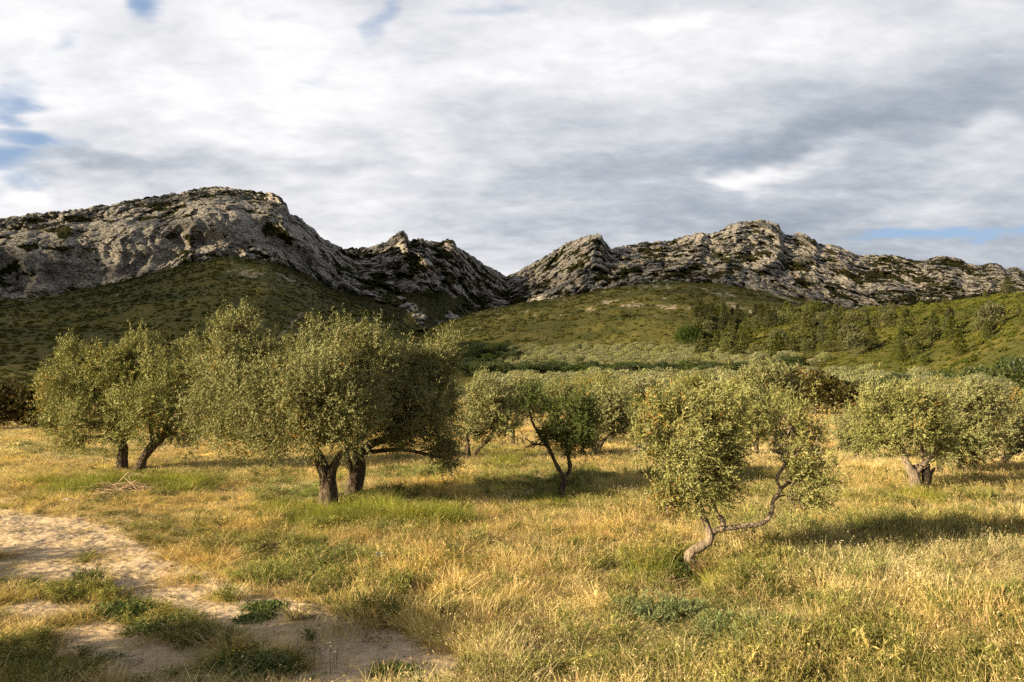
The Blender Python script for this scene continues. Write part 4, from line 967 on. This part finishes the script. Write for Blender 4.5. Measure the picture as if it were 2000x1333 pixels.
# ------------------------------------------------------------------ scattering of what nobody could count
def hidden_coll(name, meshes):
    c = bpy.data.collections.new(name)
    for i, me in enumerate(meshes): c.objects.link(bpy.data.objects.new('%s_%02d' % (name, i), me))
    return c
def scatter(name, meshes, P, scl, rotz, tint, idx=None, tilt=0.12, seed=0, kind='stuff', label=None, cat=None):
    n = len(P); r = np.random.RandomState(seed)
    if idx is None: idx = r.randint(0, len(meshes), n)
    coll = hidden_coll(name + '_kinds', meshes)
    me = bpy.data.meshes.new(name); me.vertices.add(n); me.vertices.foreach_set('co', np.ascontiguousarray(P, np.float32).ravel())
    rot = np.stack([r.normal(size=n) * tilt, r.normal(size=n) * tilt, rotz], 1).astype(np.float32)
    if np.ndim(scl) == 1: scl = np.stack([scl, scl, scl], 1)
    for an, av in (('rot', rot), ('scl', scl), ('tint', tint)):
        me.attributes.new(an, 'FLOAT_VECTOR', 'POINT').data.foreach_set('vector', np.ascontiguousarray(av, np.float32).ravel())
    me.attributes.new('idx', 'INT', 'POINT').data.foreach_set('value', np.ascontiguousarray(idx, np.int32))
    o = link(name, me); tag(o, label, cat, kind=kind)
    g = bpy.data.node_groups.new(name, 'GeometryNodeTree')
    g.interface.new_socket('Geometry', in_out='INPUT', socket_type='NodeSocketGeometry'); g.interface.new_socket('Geometry', in_out='OUTPUT', socket_type='NodeSocketGeometry')
    N = g.nodes; gi = N.new('NodeGroupInput'); go_ = N.new('NodeGroupOutput')
    ci = N.new('GeometryNodeCollectionInfo'); ci.inputs[0].default_value = coll; ci.inputs[1].default_value = True; ci.inputs[2].default_value = True
    ip = N.new('GeometryNodeInstanceOnPoints'); ip.inputs['Pick Instance'].default_value = True
    def na(nm, ty):
        a = N.new('GeometryNodeInputNamedAttribute'); a.data_type = ty; a.inputs[0].default_value = nm; return a.outputs[0]
    Lk = g.links.new
    Lk(gi.outputs[0], ip.inputs['Points']); Lk(ci.outputs[0], ip.inputs['Instance'])
    Lk(na('idx', 'INT'), ip.inputs['Instance Index']); Lk(na('rot', 'FLOAT_VECTOR'), ip.inputs['Rotation']); Lk(na('scl', 'FLOAT_VECTOR'), ip.inputs['Scale'])
    Lk(ip.outputs[0], go_.inputs[0])
    md = o.modifiers.new('scatter', 'NODES'); md.node_group = g
    return o
log('scatter far')
def scat_trees(name, pts, meshes, s0, s1, label):
    P = np.array([(q[0], q[1], 0) for q in pts], float); P[:, 2] = H(P[:, 0], P[:, 1]) - .1
    n = len(P); s_ = R_.uniform(s0, s1, n)
    scatter(name, meshes, P, s_, R_.uniform(0, 6.28, n), np.ones((n, 3)), tilt=.03)
if REST_OL: scat_trees('distant_olive_grove', REST_OL, FO, .75, 1.05, '')
if REST_P: scat_trees('distant_pine_wood', REST_P, FP, .6, 1.1, '')
# scrub on hills and on the ledges of the crags
def scrub_mesh(seed, n=150, flat=.62):
    r = np.random.RandomState(seed)
    dd = unit(r.normal(size=(n, 3))); dd[:, 2] = np.abs(dd[:, 2])
    lump = 1 + .4 * fbm(dd[:, 0] * 1.5 + seed, dd[:, 1] * 1.5, dd[:, 2] * 1.5, 2)
    P = dd * lump[:, None] * r.uniform(.7, 1, (n, 1)) * np.array([1, 1, flat])
    D = unit(dd + np.array([0, 0, .4]) + r.normal(size=(n, 3)) * .5); N = unit(np.cross(D, r.normal(size=D.shape)))
    N = np.where(N[:, 2:3] < 0, -N, N)
    V, Q = leaf_quads(P - D * .1, D, N, r.uniform(.25, .5, n), r.uniform(.16, .3, n))
    c0 = np.array([.040, .045, .011]); c1 = np.array([.085, .082, .022]); q = np.clip(.5 + r.normal(size=n) * .3, 0, 1)[:, None]
    return mesh('shrub_kind', V, Q, M_SCRUB, np.repeat(c0 + (c1 - c0) * q, 4, 0))
SK = [scrub_mesh(300 + k) for k in range(6)]
def wedge(n, r0_, r1_, az0=-42, az1=42, pw=1.0):
    r = (R_.uniform(0, 1, n) * (r1_ ** pw - r0_ ** pw) + r0_ ** pw) ** (1 / pw); a = np.radians(R_.uniform(az0, az1, n))
    return r * np.sin(a), r * np.cos(a), r
x, y, r = wedge(46000, 150, 860, pw=1.5)
x2, y2, r2 = wedge(12000, 170, 480, 15, 40, pw=1.5); x, y, r = np.r_[x, x2], np.r_[y, y2], np.r_[r, r2]
z = H(x, y); px, py = project(x, y, z)
dens = fbm(x / 30, y / 30, 2, 3)
keep = (R_.uniform(0, 1, len(x)) < .75 + .8 * dens) & ~((r < 300) & (px > 900) & (px < 1500) & (R_.uniform(0, 1, len(x)) < .8)) 
rk = ell(px, py, ROCKP) + .5 * fbm(x / 9, y / 9, 3, 3)
keep &= ~((rk > .3) & (r > 480) & (R_.uniform(0, 1, len(x)) < .85))
x, y, z, r, px = x[keep], y[keep], z[keep], r[keep], px[keep]
n = len(x)
warm = np.clip(.5 + .9 * fbm(x / 60, y / 40, 7, 3) + R_.normal(size=n) * .25, 0, 1)
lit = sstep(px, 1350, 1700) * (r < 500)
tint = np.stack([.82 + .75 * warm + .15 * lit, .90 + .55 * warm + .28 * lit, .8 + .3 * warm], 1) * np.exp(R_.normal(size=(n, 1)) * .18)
s_ = np.exp(R_.normal(size=n) * .38) * .75 * np.interp(r, [150, 500, 860], [.7, 1.0, 1.25])
s_ = np.where(R_.uniform(0, 1, n) < .03, s_ * 1.7, s_)
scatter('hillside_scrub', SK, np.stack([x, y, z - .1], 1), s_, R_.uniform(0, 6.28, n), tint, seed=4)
# on the mountain: sample mesh vertices with vegetation
vi = np.where((veg + .55 * (R_.uniform(0, 1, len(veg)) < .03) > .55) & (S > -.95) & (S < 1.25))[0]
vi = R_.choice(vi, min(17000, len(vi)), replace=False)
P = np.stack([Xd[vi], Yd[vi], Zd[vi]], 1); n = len(P)
s_ = R_.uniform(.7, 2.0, n) * np.where(S[vi] < 0, 1.15, 1.0)
tint = (np.array([.80, .84, .8]) * np.exp(R_.normal(size=(n, 1)) * .3))
scatter('crag_scrub', SK, P, s_, R_.uniform(0, 6.28, n), tint, seed=5)
# ------------------------------------------------------------------ grass, weeds, stones
log('grass')
def blades(seed, n, h0, h1_, spread, width, lean, cols, heads=0.0, head_len=.03, segs=2, curve=.5):
    r = np.random.RandomState(seed)
    a = r.uniform(0, 6.283, n); q = np.sqrt(r.uniform(0, 1, n)) * spread
    B = np.stack([q * np.cos(a), q * np.sin(a), np.full(n, -.02)], 1)
    a2 = a + r.normal(size=n) * .9
    ln = np.abs(r.normal(size=n)) * lean + .05
    O = np.stack([np.cos(a2) * ln, np.sin(a2) * ln, np.ones(n)], 1); O = unit(O)
    h = r.uniform(h0, h1_, n); cv = r.uniform(.1, 1, n) * curve
    out = np.stack([np.cos(a2), np.sin(a2), np.zeros(n)], 1)
    f = r.uniform(0, 6.283, n); S_ = np.stack([np.cos(f), np.sin(f), np.zeros(n)], 1)
    rows = []
    for k in range(segs + 1):
        u = k / segs
        p = B + O * (h * u)[:, None] + out * (cv * h * u ** 2)[:, None] - np.array([0, 0, 1]) * (cv * h * .45 * u ** 2)[:, None]
        w_ = width * (1 - u) ** .7 * .5 + .0004
        rows.append(p - S_ * w_); rows.append(p + S_ * w_)
    V = np.stack(rows, 1).reshape(-1, 3); m_ = 2 * (segs + 1)
    Q = np.concatenate([np.stack([np.arange(n) * m_ + 2 * k + j for j in (0, 1, 3, 2)], 1) for k in range(segs)])
    c0, c1 = np.array(cols[0]), np.array(cols[1]); t_ = r.uniform(0, 1, n)[:, None]
    C_ = np.repeat(c0 + (c1 - c0) * t_, m_, 0)
    parts = [(V, Q, C_)]
    if heads:
        sel = r.uniform(0, 1, n) < heads; tip = (rows[-1] + rows[-2])[sel] / 2; k = len(tip)
        for _ in range(3):
            D = unit(out[sel] * .5 + np.array([0, 0, .5]) + r.normal(size=(k, 3)) * .35); N = unit(np.cross(D, r.normal(size=D.shape)))
            v, q_ = leaf_quads(tip - D * head_len * .5 + r.normal(size=(k, 3)) * head_len * .25, D, N, np.full(k, head_len) * r.uniform(.7, 1.3, k), np.full(k, head_len * .28))
            parts.append((v, q_, np.repeat(np.array([[.52, .40, .22]]) * r.uniform(.7, 1.15, (k, 1)), 4, 0)))
    return join(parts)
def leafy(seed, n, rd, h, L, W, cols, up=.3):
    r = np.random.RandomState(seed); a = r.uniform(0, 6.283, n); q = np.sqrt(r.uniform(0, 1, n)) * rd
    P = np.stack([q * np.cos(a), q * np.sin(a), r.uniform(0, 1, n) * h * (1 - (q / rd) ** 2 * .6)], 1)
    D = unit(np.stack([np.cos(a), np.sin(a), np.full(n, up)], 1) + r.normal(size=(n, 3)) * .5); N = unit(np.cross(D, r.normal(size=D.shape))); N = np.where(N[:, 2:3] < 0, -N, N)
    V, Q = leaf_quads(P, D, N, L * r.uniform(.6, 1.3, n), W * r.uniform(.7, 1.3, n))
    t_ = r.uniform(0, 1, n)[:, None]; c0, c1 = np.array(cols[0]), np.array(cols[1])
    return V, Q, np.repeat(c0 + (c1 - c0) * t_, 4, 0)
def wiry(seed, n, h, cols):
    r = np.random.RandomState(seed); parts = []
    for k in range(n):
        a = r.uniform(0, 6.283); e = np.array([math.cos(a) * h * r.uniform(.2, .9), math.sin(a) * h * r.uniform(.2, .9), h * r.uniform(.5, 1.0)])
        b = np.array([r.normal() * .03, r.normal() * .03, -.02]); m_ = (b + e) / 2 + np.array([0, 0, h * .12])
        v, q_ = tube([[*b, .004], [*m_, .003], [*e, .0015]], 3, 2, 0, cap=False)
        col = np.array(cols[0]) + (np.array(cols[1]) - np.array(cols[0])) * r.uniform()
        parts.append((v, q_, np.broadcast_to(col, v.shape)))
        u = r.uniform(.15, 1, 16)[:, None]; p = b + (e - b) * u + np.array([0, 0, h * .24]) * u * (1 - u)
        D = unit(unit(e - b) * .6 + r.normal(size=(16, 3)) * .6); N = unit(np.cross(D, r.normal(size=D.shape)))
        v, q_ = leaf_quads(p, D, N, r.uniform(.03, .085, 16), r.uniform(.006, .013, 16)); parts.append((v, q_, np.broadcast_to(col, v.shape)))
    return join(parts)
DRY = ((.37, .28, .12), (.62, .50, .255)); DRY2 = ((.27, .17, .075), (.47, .31, .15)); GRN = ((.11, .13, .022), (.27, .27, .055)); WEED = ((.055, .065, .016), (.14, .14, .04)); YGR = ((.20, .20, .045), (.38, .34, .09))
def gm(g): return mesh('grass_kind', g[0], g[1], M_GRASS, g[2])
K_dry = [gm(blades(500 + k, 54, .08, .32, .17, .0075, .6, DRY, .10, .026, 2, .8)) for k in range(4)] + [gm(blades(510 + k, 60, .08, .24, .14, .004, .6, DRY2, .2, .02)) for k in range(2)] + [gm(blades(515 + k, 60, .1, .26, .14, .0042, .45, YGR, .2, .02)) for k in range(2)]
K_tall = [gm(blades(520 + k, 34, .22, .50, .14, .0060, .32, DRY, .22, .034, 3, .9)) for k in range(3)]
K_green = [gm(blades(530 + k, 85, .16, .46, .12, .0055, .35, GRN, .0, .02, 3, .7)) for k in range(3)] + [gm(blades(533, 80, .18, .44, .13, .005, .3, YGR, .15, .025, 3, .6))]
K_weed = [gm(leafy(540 + k, 150, .17, .07, .035, .013, WEED)) for k in range(3)]
K_wiry = [gm(wiry(550 + k, 22, .28, ((.12, .135, .035), (.27, .27, .09)))) for k in range(3)] + [gm(wiry(553, 20, .30, ((.22, .20, .07), (.40, .33, .14))))]
K_litter = [gm(blades(560 + k, 60, .05, .16, .2, .004, 4.0, DRY2 if k == 2 else DRY)) for k in range(3)]
K_fdry = [gm(blades(570 + k, 80, .08, .20, .36, .013, .5, DRY, .25, .05)) for k in range(3)] + [gm(blades(573, 70, .08, .2, .36, .013, .5, DRY2, .3, .04)), gm(blades(574, 70, .10, .22, .36, .013, .5, YGR, .2, .04))]
K_fgreen = [gm(blades(580 + k, 80, .10, .26, .34, .014, .45, GRN)) for k in range(2)] + [gm(leafy(582, 140, .4, .22, .10, .035, WEED))]
CLEAR = [ground_at(1350, 1135) + (.55,), ground_at(1345, 1165) + (.4,), ground_at(1790, 985) + (.8,), ground_at(640, 1000) + (.5,), ground_at(250, 935) + (.7,), ground_at(1095, 985) + (.4,)]
def patch_tint(x, y, n, seed, g=0.0):
    a = fbm(x / 2.6, y / 2.6, seed, 3); b = fbm(x / .7, y / .7, seed + 3, 2)
    v = np.exp(R_.normal(size=n) * .26 + .26 * a + .22 * b)
    wq = fbm(x / 4.1, y / 4.1, seed + 9, 3)
    return np.stack([v * (1 + .12 * wq), v, v * (1 - .18 * wq)], 1)
def place(name, kinds, n, r0_, r1_, pw, fn, smin, smax_, tilt=.15, seed=0, tint=None, zoff=0.0):
    x, y, r = wedge(n, r0_, r1_, -46, 46, pw)
    bare, lush = regions(x, y); p = fn(bare, lush, x, y)
    k = R_.uniform(0, 1, n) < p
    if name in ('dry_grass', 'oat_grass', 'green_grass', 'wiry_weeds', 'field_grass', 'field_herbs'):
        for (qx_, qy_, qr_) in CLEAR: k &= np.hypot(x - qx_, (y - qy_) * .55) > qr_ * R_.uniform(.6, 1.1, n)
    x, y, r = x[k], y[k], r[k]; n = len(x)
    z = H(x, y) + zoff
    hgt = 1 + .45 * fbm(x / 3.3, y / 3.3, 4.4, 2) + .55 * fbm(x / .8, y / .8, 14.4, 2)
    hgt = np.clip(hgt, .45, 2)
    s_ = R_.uniform(smin, smax_, n)
    px, py = project(x, y, z)
    tallr = .88 + .32 * sstep(px, 1100, 1700) - .34 * (1 - sstep(px, 250, 1000))
    S3 = np.stack([s_, s_, s_ * hgt * tallr], 1)
    tt = patch_tint(x, y, n, 3.3 + seed) if tint is None else np.tile(np.array(tint), (n, 1)) * np.exp(R_.normal(size=(n, 1)) * .15)
    scatter(name, kinds, np.stack([x, y, z], 1), S3, R_.uniform(0, 6.28, n), tt, tilt=tilt, seed=seed)
    log(name, n)
place('dry_grass', K_dry, 42000, 5.0, 30, .75, lambda b, l, x, y: np.clip((1 - b) ** 1.8 * (1 - .84 * l) * (.82 + .8 * fbm(x / 1.9, y / 1.9, 41.0, 3)), 0, 1) + .02, .6, 1.5, seed=1)
place('straw_litter', K_litter, 15000, 5.0, 22, .7, lambda b, l, x, y: (1 - b * .94) * .9, .7, 1.3, seed=2)
place('oat_grass', K_tall, 9000, 5.5, 30, .8, lambda b, l, x, y: (1 - b) * np.clip(.20 + .9 * fbm(x / 2.2, y / 2.2, 12.0, 2) + .35 * (x > 1.5), 0, 1), .6, 1.0, seed=3)
place('green_grass', K_green, 26000, 5.5, 32, .8, lambda b, l, x, y: (1 - b) * l * .75 * np.clip(.55 + 1.2 * fbm(x / 1.1, y / 1.1, 21.0, 2), 0, 1), .45, .95, seed=4)
place('creeping_weeds', K_weed, 15000, 5.0, 22, .7, lambda b, l, x, y: np.clip(l * .5 + .05 + .05 * (fbm(x / .5, y / .5, 33.0, 2) > .35), 0, 1), .35, 1.0, seed=5)
place('wiry_weeds', K_wiry, 19000, 5.5, 26, .7, lambda b, l, x, y: (1 - b) * np.clip(l * .75 + .10 + .12 * (x > 1), 0, 1), .5, 1.05, seed=6)
place('field_grass', K_fdry, 40000, 24, 125, .55, lambda b, l, x, y: 1 - .55 * l, .8, 1.25, seed=7)
place('field_herbs', K_fgreen, 17000, 24, 125, .55, lambda b, l, x, y: np.clip(.12 + .75 * l, 0, 1), .7, 1.2, seed=8)
# tall bright tussocks set under the big trees and round the gnarled one
def tuss(items):
    X_, Y_, S_ = [], [], []
    for (px, py, rx, ry, n, s_) in items:
        for _ in range(n):
            a = R_.uniform(0, 6.283); q = abs(R_.normal()) * .62; gx_, gy_ = ground_at(px + rx * q * math.cos(a), py + ry * q * math.sin(a))
            X_.append(gx_); Y_.append(gy_); S_.append(s_ * R_.uniform(.5, 1.2))
    return np.array(X_), np.array(Y_), np.array(S_)
x, y, s_ = tuss([(560, 1010, 60, 22, 70, 1.1), (640, 1025, 90, 22, 90, 1.0), (800, 1035, 100, 18, 130, 1.35), (740, 1010, 70, 22, 80, 1.2), (860, 1030, 50, 14, 50, 1.3), (225, 955, 170, 16, 120, 1.2), (330, 955, 100, 14, 70, 1.2), (150, 965, 80, 10, 40, 1.1),
                 (1275, 1130, 30, 22, 34, 1.0), (1440, 1150, 50, 22, 50, 1.0), (1250, 1145, 40, 15, 20, .8), (1090, 985, 90, 14, 40, .9), (990, 912, 60, 10, 40, 1.2), (1720, 1050, 60, 12, 50, .9), (1890, 1072, 70, 12, 44, .8), (1800, 985, 60, 12, 36, 1.0), (1490, 1160, 40, 14, 26, .9)])
n = len(x)
scatter('tall_green_grass', K_green, np.stack([x, y, H(x, y)], 1), s_, R_.uniform(0, 6.28, n), patch_tint(x, y, n, 50.0) * np.array([.95, .98, .8]), tilt=.12, seed=20)
# stones
def stone_mesh(seed, sub=3, mat=None):
    import bmesh
    bm = bmesh.new(); bmesh.ops.create_icosphere(bm, subdivisions=sub, radius=1.0)
    P = np.array([v.co[:] for v in bm.verts]); P = P * np.array([1, .8, .55]) * (1 + .30 * fbm(P[:, 0] * 1.1 + seed, P[:, 1] * 1.1, P[:, 2] * 1.1, 3))[:, None]
    P = np.sign(P) * np.abs(P) ** .85
    for v, p in zip(bm.verts, P): v.co = p
    me = bpy.data.meshes.new('stone'); bm.to_mesh(me); bm.free(); me.materials.append(mat); return me
m, t = material('field_stone')
pos = t.n('ShaderNodeTexCoord').outputs['Object']
nA = t.noise(pos, 3.0, 6, .65)
finish(t, principled(t, t.mix(t.rng(nA, .35, .65), (.36, .29, .21), (.58, .50, .40)), .9, bump(t, nA, .15, .8), .1)); M_STONE = m
SM = [stone_mesh(600 + k, 2, M_STONE) for k in range(4)]
x, y, r = wedge(9000, 5, 24, -46, 46, .6); bare, lush = regions(x, y)
k = R_.uniform(0, 1, len(x)) < .10 + .55 * bare; x, y = x[k], y[k]; n = len(x)
s_ = .006 * np.exp(R_.normal(size=n) * .6)
scatter('gravel', SM, np.stack([x, y, H(x, y) + s_ * .2], 1), s_, R_.uniform(0, 6.28, n), np.ones((n, 3)), tilt=.3, seed=9)
for (px, py, s_, lab) in ((132, 986, .13, 'pale limestone lump in the dry grass left of the brush heap'), (508, 1062, .05, 'small pale stone at the edge of the sandy track'), (398, 1058, .07, 'flat stone on the sandy track'),
                     (1350, 1202, .05, 'small whitish stone among weeds in front of the gnarled tree'), (1225, 1180, .04, 'pale pebble in the straw left of the gnarled tree'), (570, 1050, .06, 'tan stone beside the tall green grass'), (1005, 1105, .04, 'small grey stone in the dry grass at mid field')):
    gx_, gy_ = ground_at(px, py); o = link('stone', SM[int(px) % 4], loc=(gx_, gy_, h1(gx_, gy_) + s_ * .35)); o.scale = (s_,) * 3; o.rotation_euler[2] = px; tag(o, lab, 'stone')
# crumpled white plastic litter
import bmesh
bm = bmesh.new(); bmesh.ops.create_grid(bm, x_segments=14, y_segments=14, size=.5)
P = np.array([v.co[:] for v in bm.verts]); nn_ = fbm(P[:, 0] * 3.1, P[:, 1] * 3.1, 2, 3)
for v, p, q in zip(bm.verts, P, nn_): v.co = (p[0] * .16 * (1 - .5 * abs(p[1])), p[1] * .14, .05 + .05 * q + .10 * p[0] * p[0] * .5)
bmesh.ops.solidify(bm, geom=bm.faces[:], thickness=.002)
me = bpy.data.meshes.new('plastic_bag'); bm.to_mesh(me); bm.free()
m, t = material('white_plastic'); finish(t, principled(t, (.78, .80, .82, 1), .35, spec=.5)); me.materials.append(m)
gx_, gy_ = ground_at(738, 1113); o = link('plastic_bag', me, loc=(gx_, gy_, h1(gx_, gy_) + .10)); o.rotation_euler = (.9, .3, .6); o.scale = (1.1, 1.1, 1.1)
tag(o, 'scrap of crumpled white plastic lying on green grass', 'litter')
# heap of cut dry branches
gx_, gy_ = ground_at(236, 968); org = np.array([gx_, gy_, h1(gx_, gy_)]); parts = []
r = np.random.RandomState(9)
for k in range(150):
    a = r.normal() * .7 + (math.pi if r.uniform() < .5 else 0); L = r.uniform(.25, .85); c = np.array([r.normal() * .38, r.normal() * .2, abs(r.normal()) * .09 + .03])
    d_ = np.array([math.cos(a), math.sin(a) * .6, r.normal() * .35]); e0, e1 = c - d_ * L / 2, c + d_ * L / 2; e0[2] = max(e0[2], .01)
    parts.append(tube([[*e0, .008], [*(c + r.normal(size=3) * .04), .006], [*e1, .002]], 4, 3, 0, cap=False))
V, Q = join(parts)[:2]; m, t = material('dead_twigs'); pos = t.n('ShaderNodeNewGeometry').outputs['Random Per Island']
finish(t, principled(t, t.mix(pos, (.30, .20, .12), (.55, .42, .28)), .9)); 
tag(link('brush_heap', mesh('brush_heap', V, Q, m), loc=org), 'heap of bare cut twigs in the green grass under the two-trunked tree', 'brush heap')
# green bushy weeds one can point at
def bush_weed(px, py, rx, h, n, label, seed, cols=((.05, .075, .018), (.13, .17, .05)), wir=True, cat='weed', name='weed_clump', group=None):
    gx_, gy_ = ground_at(px, py); r = np.random.RandomState(seed); parts = []
    for k in range(n):
        g_ = wiry(seed * 50 + k, 14, h * r.uniform(.7, 1.1), cols) if wir else leafy(seed * 50 + k, 160, .2, h, .05, .018, cols)
        a = r.uniform(0, 6.283); q = math.sqrt(r.uniform()); parts.append((g_[0] + np.array([rx * q * math.cos(a), rx * .6 * q * math.sin(a), 0]), g_[1], g_[2]))
    V, Q, c_ = join(parts)
    tag(link(name, mesh(name, V, Q, M_LEAF, c_), loc=(gx_, gy_, h1(gx_, gy_))), label, cat, group)
bush_weed(1715, 1055, .75, .42, 26, 'dark green wiry weed clump in the shade right of the gnarled tree', 1)
bush_weed(1765, 1062, .45, .36, 14, 'lower weed clump adjoining the right side of the dark wiry one', 2, ((.06, .07, .02), (.16, .16, .06)))
bush_weed(1900, 1080, .8, .34, 24, 'green weed clump nearest the right edge, at the end of the long shadow', 3)
bush_weed(1305, 1128, .36, .20, 14, 'low leafy green weeds at the foot of the gnarled tree', 4, wir=False)
bush_weed(1385, 1135, .22, .26, 10, 'tangle of dry brown stems right of the gnarled tree foot', 5, ((.10, .06, .03), (.26, .16, .09)))
bush_weed(1500, 1320, .25, .16, 8, 'bright yellow-green leafy weed at the bottom edge', 6, ((.16, .22, .02), (.34, .40, .05)), wir=False)
bush_weed(1290, 1222, .5, .30, 22, 'grey-green wiry weeds in front of the gnarled tree', 7, ((.09, .12, .05), (.22, .26, .12)))
bush_weed(1440, 1262, .5, .30, 20, 'wiry green weeds left of the yellow flowers', 8, ((.09, .12, .045), (.2, .24, .10)))
bush_weed(235, 1200, .3, .16, 12, 'dark low weeds in the shade on the middle of the track', 9, wir=False)
bush_weed(310, 1228, .28, .14, 10, 'low dark weeds just beyond the shaded bare sand', 10, wir=False)
bush_weed(500, 1318, .32, .16, 12, 'dark leafy weeds with yellow flowers at the bottom of the track', 11, wir=False)
bush_weed(760, 1325, .12, .06, 4, 'flat dark rosette of weeds on bare sand', 12, wir=False)
bush_weed(520, 1185, .16, .07, 5, 'small dark rosette of weeds beside the straw edge of the track', 13, wir=False)
bush_weed(508, 1210, .17, .06, 5, 'dark creeping weeds on sand nearest the middle of the track', 14, wir=False)
bush_weed(165, 1150, .25, .28, 8, 'thin upright weeds on the sunlit edge of the shadow', 15, ((.08, .10, .03), (.22, .22, .09)))
# flowers
def flower(seed, col, h):
    r = np.random.RandomState(seed); parts = []
    for k in range(3):
        e = np.array([r.normal() * .04, r.normal() * .04, h * r.uniform(.7, 1.1)]); v, q_ = tube([[0, 0, -.02, .002], [*(e * .5 + [.01, 0, 0]), .0016], [*e, .0012]], 3, 2, 0, cap=False); parts.append((v, q_, np.broadcast_to(np.array([.10, .14, .04]), v.shape)))
        a = np.arange(9) / 9 * 6.283; D = unit(np.stack([np.cos(a), np.sin(a), np.full(9, .35)], 1)); N = np.tile([0, 0, 1.0], (9, 1))
        v, q_ = leaf_quads(np.tile(e, (9, 1)), D, N, np.full(9, .013), np.full(9, .007)); parts.append((v, q_, np.broadcast_to(np.array(col), v.shape)))
    return gm(join(parts))
KF = [flower(700, (.75, .48, .02), .22), flower(701, (.80, .60, .03), .16), flower(702, (.34, .14, .42), .24), flower(703, (.75, .72, .62), .28)]
x, y, s_ = tuss([(470, 1310, 60, 16, 12, 1), (1500, 1300, 160, 30, 46, 1), (1560, 1275, 60, 16, 26, 1), (1750, 1230, 220, 60, 20, .9), (330, 1205, 60, 14, 8, .9), (1300, 1290, 200, 40, 16, .8)])
a_ = np.random.RandomState(1).randint(0, 2, len(x))
x2, y2, s2 = tuss([(640, 1320, 60, 12, 9, 1), (1050, 1250, 300, 60, 20, .8), (900, 960, 200, 30, 16, 1.3), (1900, 950, 60, 12, 30, 1.6)])
a2 = np.random.RandomState(2).randint(2, 4, len(x2)); x, y, s_, a_ = np.r_[x, x2], np.r_[y, y2], np.r_[s_, s2], np.r_[a_, a2]
scatter('wildflowers', KF, np.stack([x, y, H(x, y)], 1), s_, R_.uniform(0, 6.28, len(x)), np.ones((len(x), 3)), idx=a_, seed=12)
log('done', len(bpy.data.objects))
